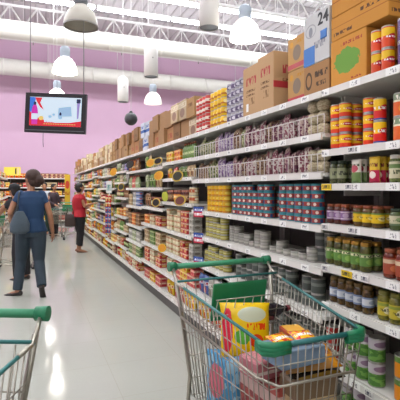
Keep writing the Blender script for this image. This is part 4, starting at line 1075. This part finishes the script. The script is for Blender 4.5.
grocery(M().bevbox((0, 0, .0375), (.21, .15, .07), .004), 'blue_grey_box', plain('blue grey card', '#6c8094', .6, noise=.05), (-.03, -.285, .757), (0, 0, radians(4)), 'blue grey flat box at the top of the trolley load', 'box')
ylp = label('yellow red snack print', '#e6b030', speck=('#c83a2c', 6), bands=[(.1, .2, '#c83a2c')], text=[(.4, .6, '#ffffff')], vary=0, rough=.25)
for k, (x_, a) in enumerate(((-.05, 12), (.05, -6))):
    grocery(M().pillow(.1, .1, .02, nu=7, nv=6), 'snack_packet', ylp, (x_ * .9 - .03, -.335, .842), (0, radians(82), radians(90 + a)), 'yellow red snack packet on the blue grey box, %s' % ('closer to the yellow noodle bag' if k == 0 else 'closer to the shelves'), 'packet')
grocery(M().bevbox((0, 0, .04), (.1, .16, .08), .006), 'orange_box', label('orange sauce box print', '#a8442c', bands=[(.4, .6, '#e0a84a')], vary=0), (.13, -.08, .72), (0, 0, radians(-10)), 'small orange red box at the shelf side of the trolley load', 'box')
grocery(gmb((.1, .2, .3)), 'tall_pack', label('olive brown tall pack print', '#6f6a48', bands=[(.5, .8, '#a89878')], vary=0), (.15, -.02, .42), (0, 0, 0), 'olive brown tall pack standing by the shelf side of the trolley', 'packet')
bt = empty('dark_bottle', TL @ Vector((.02, .17, .822))); bt.rotation_euler = (radians(90), radians(0), radians(92)); tag(bt, 'dark bottle with pale pink striped label lying on the child seat', 'bottle')
M().lathe([(.03, 0), (.038, .01), (.038, .15), (.03, .18), (.014, .215), (.013, .235)], 14).build('bottle_body', plain('very dark glass', '#1e1620', .15), bt)
M().lathe([(.0388, .02), (.0388, .075)], 14, closed=False, v01=(.02, .075)).build('paper_label', label('pink striped label', '#d8c4cc', bands=[(.2, .3, '#6a4a60'), (.5, .6, '#6a4a60'), (.8, .9, '#6a4a60')], vary=0), bt)
M().lathe([(.016, .23), (.016, .25), (0, .25)], 10).build('bottle_cap', plain('dark red cap', '#6a1e26', .35), bt)
grocery(M().pillow(.13, .07, .04), 'maroon_packet', label('maroon packet print', '#5a2228', text=[(.3, .7, '#c8b8b0')], vary=0), (.10, .14, .785), (0, radians(60), radians(85)), 'maroon packet beside the dark bottle on the child seat', 'packet')

# ------------------------------------------------------------------ people
SKIN = plain('warm brown skin', '#a06f52', .5, noise=.05, scale=30)
HAIR = plain('dark brown hair', '#2a1c16', .6, noise=.3, scale=60); HAIRB = plain('black hair', '#15110f', .6, noise=.3, scale=60)
def hand(m, wrist, d, palm_n, s=1.0, curl=.5):
    """palm, four unequal bent fingers and a thumb; d = pointing direction, palm_n = normal of the palm"""
    w = Vector(wrist); d = Vector(d).normalized(); n_ = Vector(palm_n); n_ = (n_ - d * n_.dot(d)).normalized(); a = d.cross(n_)
    c = w + d * .045 * s
    rings = [(w, a * .024 * s, n_ * .018 * s), (w + d * .03 * s, a * .036 * s, n_ * .016 * s), (w + d * .08 * s, a * .041 * s, n_ * .014 * s), (w + d * .092 * s, a * .038 * s, n_ * .011 * s)]
    m.loft(rings, 10)
    for k, (off, L) in enumerate(((-.031, .062), (-.011, .074), (.010, .069), (.029, .054))):
        p0 = w + d * .08 * s + a * off * s
        d1 = (d * cos(curl * .5) + n_ * sin(curl * .5)).normalized(); d2 = (d * cos(curl * 1.2) + n_ * sin(curl * 1.2)).normalized(); d3 = (d * cos(curl * 1.8) + n_ * sin(curl * 1.8)).normalized()
        p1 = p0 + d1 * L * .5 * s; p2 = p1 + d2 * L * .32 * s; p3 = p2 + d3 * L * .25 * s
        m.limb([p0, p1, p2, p3], [.0095 * s, .009 * s, .0082 * s, .007 * s], 7)
    p0 = w + d * .025 * s - a * .03 * s; dt = (d * .75 - a * .6 + n_ * .25).normalized()
    m.limb([p0, p0 + dt * .035 * s, p0 + (dt * .04 + (dt + d * .6).normalized() * .028) * s], [.012 * s, .0105 * s, .008 * s], 7)
def person(loc, rz, H, pose, top, top_mat, bottom_mat, shoe_mat, hair, lb, skin=SKIN, female=True, cap=None, sleeve=.45, leg_end=0.0, bulk=1.0, long_sleeve=False, dress=False, head_turn=0, head_nod=0):
    s = H / 1.65
    P = dict(hip=(0, 0, .86), waist=(0, 0, 1.02), chest=(0, 0, 1.22), neck=(0, .01, 1.40), head=(0, .03, 1.545),
             shL=(-.165, 0, 1.345), shR=(.165, 0, 1.345), elL=(-.2, .0, 1.08), elR=(.2, .0, 1.08), wrL=(-.2, .06, .84), wrR=(.2, .06, .84),
             hpL=(-.085, 0, .85), hpR=(.085, 0, .85), knL=(-.09, .03, .46), knR=(.09, .03, .46), anL=(-.09, 0, .075), anR=(.09, 0, .075), ftL=None, ftR=None)
    P.update(pose)
    V = {k: (Vector(v) * s if v is not None else None) for k, v in P.items() if k != 'curl'}
    t = empty('person', loc, rz); tag(t, lb, 'person')
    m = M()
    sw = 1.0 if not female else .93
    hp, wa, ch, nk, hd = V['hip'], V['waist'], V['chest'], V['neck'], V['head']
    up = (nk - hp).normalized(); R_ = Vector((1, 0, 0)); Fw = up.cross(R_) * -1; Fw = R_.cross(up) * -1
    Fw = up.cross(R_)
    def tor(g=0.0, z0=-.08, top_=True):
        rr = [(hp + up * z0 * s, .135 + g, .10 + g), (hp, .165 * (1.03 if female else .97) + g, .115 + g), (hp.lerp(wa, .6), .148 * (.97 if female else 1.05) + g, .105 + g), (wa, .13 * (.98 if female else 1.1) + g, .098 + g), (wa.lerp(ch, .55), .145 * sw + g, .108 + g), (ch, .16 * sw + g, .112 + g), (ch.lerp(nk, .5), .165 * sw + g, .098 + g), (ch.lerp(nk, .78), .12 * sw + g, .072 + g), (ch.lerp(nk, .93), .062 + g * .5, .055 + g * .5)]
        return [(c, R_ * a * s * bulk, Fw * b_ * s * bulk) for c, a, b_ in rr]
    m.loft(tor(-.002), 16)
    m.limb([nk - up * .05 * s, nk, hd - Vector((0, 0, .06)) * s], [.058 * s, .05 * s, .05 * s], 10)
    Rh = Matrix.Rotation(head_turn, 3, 'Z') @ Matrix.Rotation(-head_nod, 3, 'X')
    def H_(p_): return hd + Rh @ (Vector(p_) * s)
    TH4 = Matrix.Translation(hd) @ Rh.to_4x4()
    m.ball((0, -.008 * s, .02 * s), (.074 * s, .092 * s, .092 * s), 16, 12, T=TH4)
    m.ball((0, .022 * s, -.035 * s), (.056 * s, .062 * s, .075 * s), 14, 10, T=TH4)
    m.limb([H_((0, .078, .015)), H_((0, .1, -.02)), H_((0, .085, -.03))], [.009 * s, .013 * s, .011 * s], 8)
    for q in (-1, 1): m.ball((q * .075 * s, -.008 * s, -.005 * s), (.009 * s, .018 * s, .028 * s), 8, 6, T=TH4)
    for q in ('L', 'R'):
        sg = -1 if q == 'L' else 1
        m.limb([V['sh' + q] - Vector((sg * .03, 0, .01)) * s, V['sh' + q].lerp(V['el' + q], .5), V['el' + q]], [.05 * s, .043 * s, .036 * s])
        m.limb([V['el' + q], V['el' + q].lerp(V['wr' + q], .35), V['wr' + q]], [.036 * s, .037 * s, .025 * s])
        d = (V['wr' + q] - V['el' + q]).normalized(); d = (d + Vector((0, .05, 0))).normalized()
        hand(m, V['wr' + q], d, Vector((-sg * 1, .2, 0)) if abs(d.z) > .5 else Vector((0, 0, -1)), s, P.get('curl', .45))
        hpq = V['hp' + q]; kn = V['kn' + q]; an = V['an' + q]
        m.limb([hpq, hpq.lerp(kn, .45), kn], [.086 * s, .074 * s, .054 * s], 12)
        m.limb([kn, kn.lerp(an, .35), an], [.053 * s, .052 * s, .034 * s], 12)
        fd = Vector(P['ft' + q]) if P['ft' + q] else Vector((0, 1, -.25))
        fd.normalize(); heel = an + Vector((0, 0, -.035)) * s - fd * .03 * s
        m.limb([heel, heel + fd * .1 * s, heel + fd * .19 * s], [.033 * s, .032 * s, .022 * s], 10, side=(1, 0, 0))
        # shoe
        sm = M()
        lift = Vector((0, 0, -.012 * s))
        sm.limb([heel + lift - fd * .012 * s, heel + lift + fd * .08 * s, heel + lift + fd * .17 * s, heel + lift + fd * .215 * s], [.037 * s, .038 * s, .042 * s, .03 * s], 12, flat=.75, side=(1, 0, 0))
        obj('shoe', remesh(sm, .007), shoe_mat, t)
    obj('body', remesh(m, .0075), skin, t)
    # trousers or skirt
    g = .012
    m = M()
    if not dress:
        m.loft([(c, a, b_) for c, a, b_ in tor(g * .9)[:4]], 16)
        for q in ('L', 'R'):
            hpq = V['hp' + q]; kn = V['kn' + q]; an = V['an' + q]; end = kn.lerp(an, 1 - leg_end)
            m.limb([hpq, hpq.lerp(kn, .45), kn], [(.09 + g) * s * bulk, (.078 + g) * s * bulk, (.06 + g) * s], 12)
            m.limb([kn, kn.lerp(end, .5), end], [(.06 + g) * s, (.056 + g) * s, (.05 + g) * s], 12, round_ends=False)
            m.ball(kn, (.06 + g) * s)
        obj('trousers', remesh(m, .009), bottom_mat, t)
    else:
        z_ = .42 * s
        rr = tor(g)[1:4]
        m.loft([(Vector((0, 0, z_)), R_ * .22 * s, Fw * .19 * s), (Vector((0, 0, (z_ + hp.z) / 2)), R_ * .2 * s, Fw * .16 * s)] + rr, 18)
        obj('skirt', remesh(m, .01), bottom_mat, t)
    # top
    m = M(); g = .017
    m.loft(tor(g, -.03 if not dress else 0)[0 if not dress else 2:], 18)
    for q in ('L', 'R'):
        sg = -1 if q == 'L' else 1
        a, b_ = V['sh' + q] - Vector((sg * .035, 0, .005)) * s, V['el' + q]
        m.ball(a, .06 * s)
        m.limb([a, a.lerp(b_, sleeve * .5), a.lerp(b_, sleeve)] if not long_sleeve else [a, a.lerp(b_, .5), b_], [.063 * s, .06 * s, .057 * s] if not long_sleeve else [.06 * s, .052 * s, .047 * s], 12, round_ends=long_sleeve)
        if long_sleeve: m.limb([b_, b_.lerp(V['wr' + q], .9)], [.046 * s, .036 * s], 12, round_ends=False)
    obj(top, remesh(m, .009), top_mat, t)
    # face details
    for q in (-1, 1):
        M().ball((q * .028 * s, .083 * s, .015 * s), (.011 * s, .006 * s, .007 * s), 8, 6, T=TH4).build('eye', plain('dark eye', '#1c1412', .2), t)
    M().ball((0, .082 * s, -.062 * s), (.022 * s, .006 * s, .006 * s), 8, 6, T=TH4).build('mouth', plain('lip', '#8a4a42', .5), t)
    # hair
    m = M()
    m.ball((0, -.022 * s, .036 * s), (.086 * s, .098 * s, .092 * s), 16, 12, T=TH4)
    m.ball((0, -.05 * s, -.02 * s), (.076 * s, .062 * s, .08 * s), 14, 10, T=TH4)
    if hair[1] == 'bun':
        m.ball((.03 * s, -.12 * s, .0), (.062 * s, .06 * s, .06 * s), 12, 8, T=TH4); m.ball((.05 * s, -.06 * s, -.05 * s), (.06 * s, .06 * s, .06 * s), 10, 8, T=TH4); m.ball((.0, -.04 * s, .05 * s), (.1 * s, .1 * s, .09 * s), 12, 8, T=TH4); m.ball((.06 * s, -.14 * s, -.03 * s), (.035 * s, .04 * s, .045 * s), 8, 6, T=TH4)
    if hair[1] == 'bob':
        m.ball((0, -.04 * s, -.03 * s), (.09 * s, .075 * s, .09 * s), 14, 10, T=TH4); m.ball((0, -.07 * s, -.01 * s), (.06 * s, .06 * s, .07 * s), 10, 8, T=TH4)
    obj('hair', remesh(m, .008, 1), hair[0], t)
    if cap:
        m = M(); m.ball((0, -.012 * s, .055 * s), (.092 * s, .108 * s, .082 * s), 16, 10, T=TH4)
        m.loft([(H_((0, .06, .055)), Rh @ Vector((.07 * s, 0, 0)), Rh @ Vector((0, .02 * s, 0))), (H_((0, .1, .05)), Rh @ Vector((.065 * s, 0, 0)), Rh @ Vector((0, .07 * s, 0)))], 12)
        obj('cap', remesh(m, .008, 1), cap, t)
    return t, V, s
DEN = plain('blue grey denim', '#2b3843', .8, noise=.2, scale=8); NAVY = plain('deep blue knit', '#18375a', .8, noise=.08, scale=10)
SHOE = plain('dark shoe leather', '#2a2422', .5); BLK = plain('black cloth', '#1b1a1e', .8, noise=.1); REDC = label('red patterned cotton', '#a82a34', speck=('#b42c36', 18), rough=.8, vary=0)
# woman in the blue tee, mid-stride, seen from behind
p = at(31, 0, 5.9)
w1, V1, s1 = person((p.x, p.y, 0), facing(-.28, .96), 1.69, dict(
    knL=(-.13, .08, .47), anL=(-.17, .02, .075), knR=(.10, .02, .45), anR=(.15, -.20, .15), ftR=(.1, .45, -.9), ftL=(-.9, .5, -.25),
    elR=(.24, -.03, 1.07), wrR=(.27, .05, .83), elL=(-.25, -.06, 1.1), wrL=(-.25, .14, .98), curl=.5),
    'tee_shirt', NAVY, DEN, SHOE, (plain('reddish brown hair', '#3c261e', .6, noise=.3, scale=60), 'bun'), 'woman in deep blue tee and jeans walking away with a grey shoulder bag', head_turn=.75, bulk=1.12)
# her shoulder bag
R1 = Matrix.Translation(w1.location) @ Matrix.Rotation(w1.rotation_euler.z, 4, 'Z')
bag = empty('shoulder_bag', R1 @ Vector((-.12, -.20, .86))); bag.rotation_euler = (0, 0, w1.rotation_euler.z + radians(15)); tag(bag, 'slouchy grey blue shoulder bag carried by the woman in blue', 'bag')
m = M().loft([((0, 0, .0), (.07, 0, 0), (0, .03, 0)), ((0, 0, .03), (.12, 0, 0), (0, .055, 0)), ((0, 0, .13), (.125, 0, 0), (0, .06, 0)), ((0, 0, .22), (.09, 0, 0), (0, .045, 0)), ((0, 0, .3), (.045, 0, 0), (0, .025, 0))], 16)
obj('bag_body', remesh(m, .008), plain('grey blue bag cloth', '#46525c', .8, noise=.15), bag)
M().tube([(-.03, 0, .27), (-.02, .03, .38), (-.0, .08, .52), (.02, .15, .555), (.03, .22, .5)], .011, 8).build('shoulder_strap', plain('dark strap', '#252a30', .7), bag)
# companion in a cap leaning over the trolley
p = at(22, 0, 6.9)
person((p.x, p.y, 0), facing(-.75, .5), 1.58, dict(hip=(0, -.06, .86), waist=(0, -.02, 1.0), chest=(0, .08, 1.18), neck=(0, .17, 1.35), head=(0, .22, 1.48), shL=(-.16, .13, 1.3), shR=(.16, .13, 1.3), elL=(-.2, .3, 1.12), elR=(.2, .3, 1.12), wrL=(-.17, .48, 1.02), wrR=(.17, .48, 1.02), hpL=(-.085, -.06, .85), hpR=(.085, -.06, .85)),
       'striped_shirt', label('black shirt with white yoke', '#1c1d22', bands=[(.9, 1.0, '#d8d8d8')], vary=0, rough=.8), BLK, SHOE, (HAIRB, 'short'), 'person in black cap and dark clothes leaning over a trolley behind the woman in blue', female=False, cap=BLK)
# woman in red, facing the shelves
p = at(79, 0, 9.94)
w5, V5, s5 = person((p.x, p.y, 0), facing(.9, .45), 1.58, dict(elR=(.19, .1, 1.1), wrR=(.12, .3, 1.16), elL=(-.2, .02, 1.08), wrL=(-.17, .2, 1.0)),
       'red_blouse', REDC, BLK, plain('tan sandal', '#7d4f3c', .6), (HAIRB, 'bob'), 'woman in red blouse and black cropped trousers facing the shelves', leg_end=.22, head_nod=-.1, bulk=1.28)
R5 = Matrix.Translation(w5.location) @ Matrix.Rotation(w5.rotation_euler.z, 4, 'Z')
bag = empty('tote_bag', R5 @ Vector((.07, -.21, .60))); bag.rotation_euler = (0, 0, w5.rotation_euler.z + radians(70)); tag(bag, 'dark brown bag hanging from the arm of the woman in red', 'bag')
m = M().loft([((0, 0, 0), (.11, 0, 0), (0, .04, 0)), ((0, 0, .03), (.12, 0, 0), (0, .05, 0)), ((0, 0, .2), (.115, 0, 0), (0, .045, 0)), ((0, 0, .28), (.1, 0, 0), (0, .02, 0))], 16)
obj('bag_body', remesh(m, .009), plain('dark brown bag leather', '#3a2a26', .6, noise=.1), bag)
for q in (-1, 1): M().tube([(-.08, q * .015, .27), (-.05, q * .012, .42), (.05, q * .012, .42), (.08, q * .015, .27)], .007, 6).build('bag_handle', plain('dark brown bag leather', '#3a2a26', .6), bag)
# two distant shoppers
p = at(53.5, 0, 13.3)
person((p.x, p.y, 0), facing(.8, -.5), 1.60, dict(elL=(-.2, .05, 1.08), wrL=(-.14, .26, 1.0), elR=(.2, .05, 1.08), wrR=(.14, .26, 1.0)), 'patterned_blouse', label('dark patterned blouse', '#3a2c34', speck=('#b8a8a4', 16), vary=0, rough=.8), BLK, SHOE, (HAIRB, 'bob'),
       'woman in dark patterned blouse standing beside the distant trolley', long_sleeve=True)
p = at(44.5, 0, 14.0)
person((p.x, p.y, 0), facing(.3, -1), 1.65, dict(), 'pale_shirt', plain('pale grey shirt', '#a9adb6', .8, noise=.1), plain('dark green trousers', '#233a34', .8), SHOE, (HAIRB, 'short'), 'man in pale grey shirt far down the aisle', female=False)

# ------------------------------------------------------------------ camera, world, view
cam = bpy.data.cameras.new('camera'); cam.sensor_width = 36; cam.lens = F / 400 * 36; cam.shift_y = -(200 - HOR) / 400; cam.clip_start = .05
co = bpy.data.objects.new('camera', cam); COL.objects.link(co); co.location = (0, 0, EYE); co.rotation_euler = (pi / 2, 0, -TH)
SC.camera = co
w = bpy.data.worlds.new('world'); SC.world = w; w.use_nodes = True
w.node_tree.nodes['Background'].inputs[0].default_value = (.8, .8, .85, 1); w.node_tree.nodes['Background'].inputs[1].default_value = .3
SC.view_settings.view_transform = 'Standard'; SC.view_settings.look = 'None'; SC.view_settings.gamma = 1; SC.view_settings.use_curve_mapping = False
SC.view_settings.exposure = -0.72
SC.cycles.max_bounces = 6; SC.cycles.diffuse_bounces = 4; SC.cycles.use_denoising = True
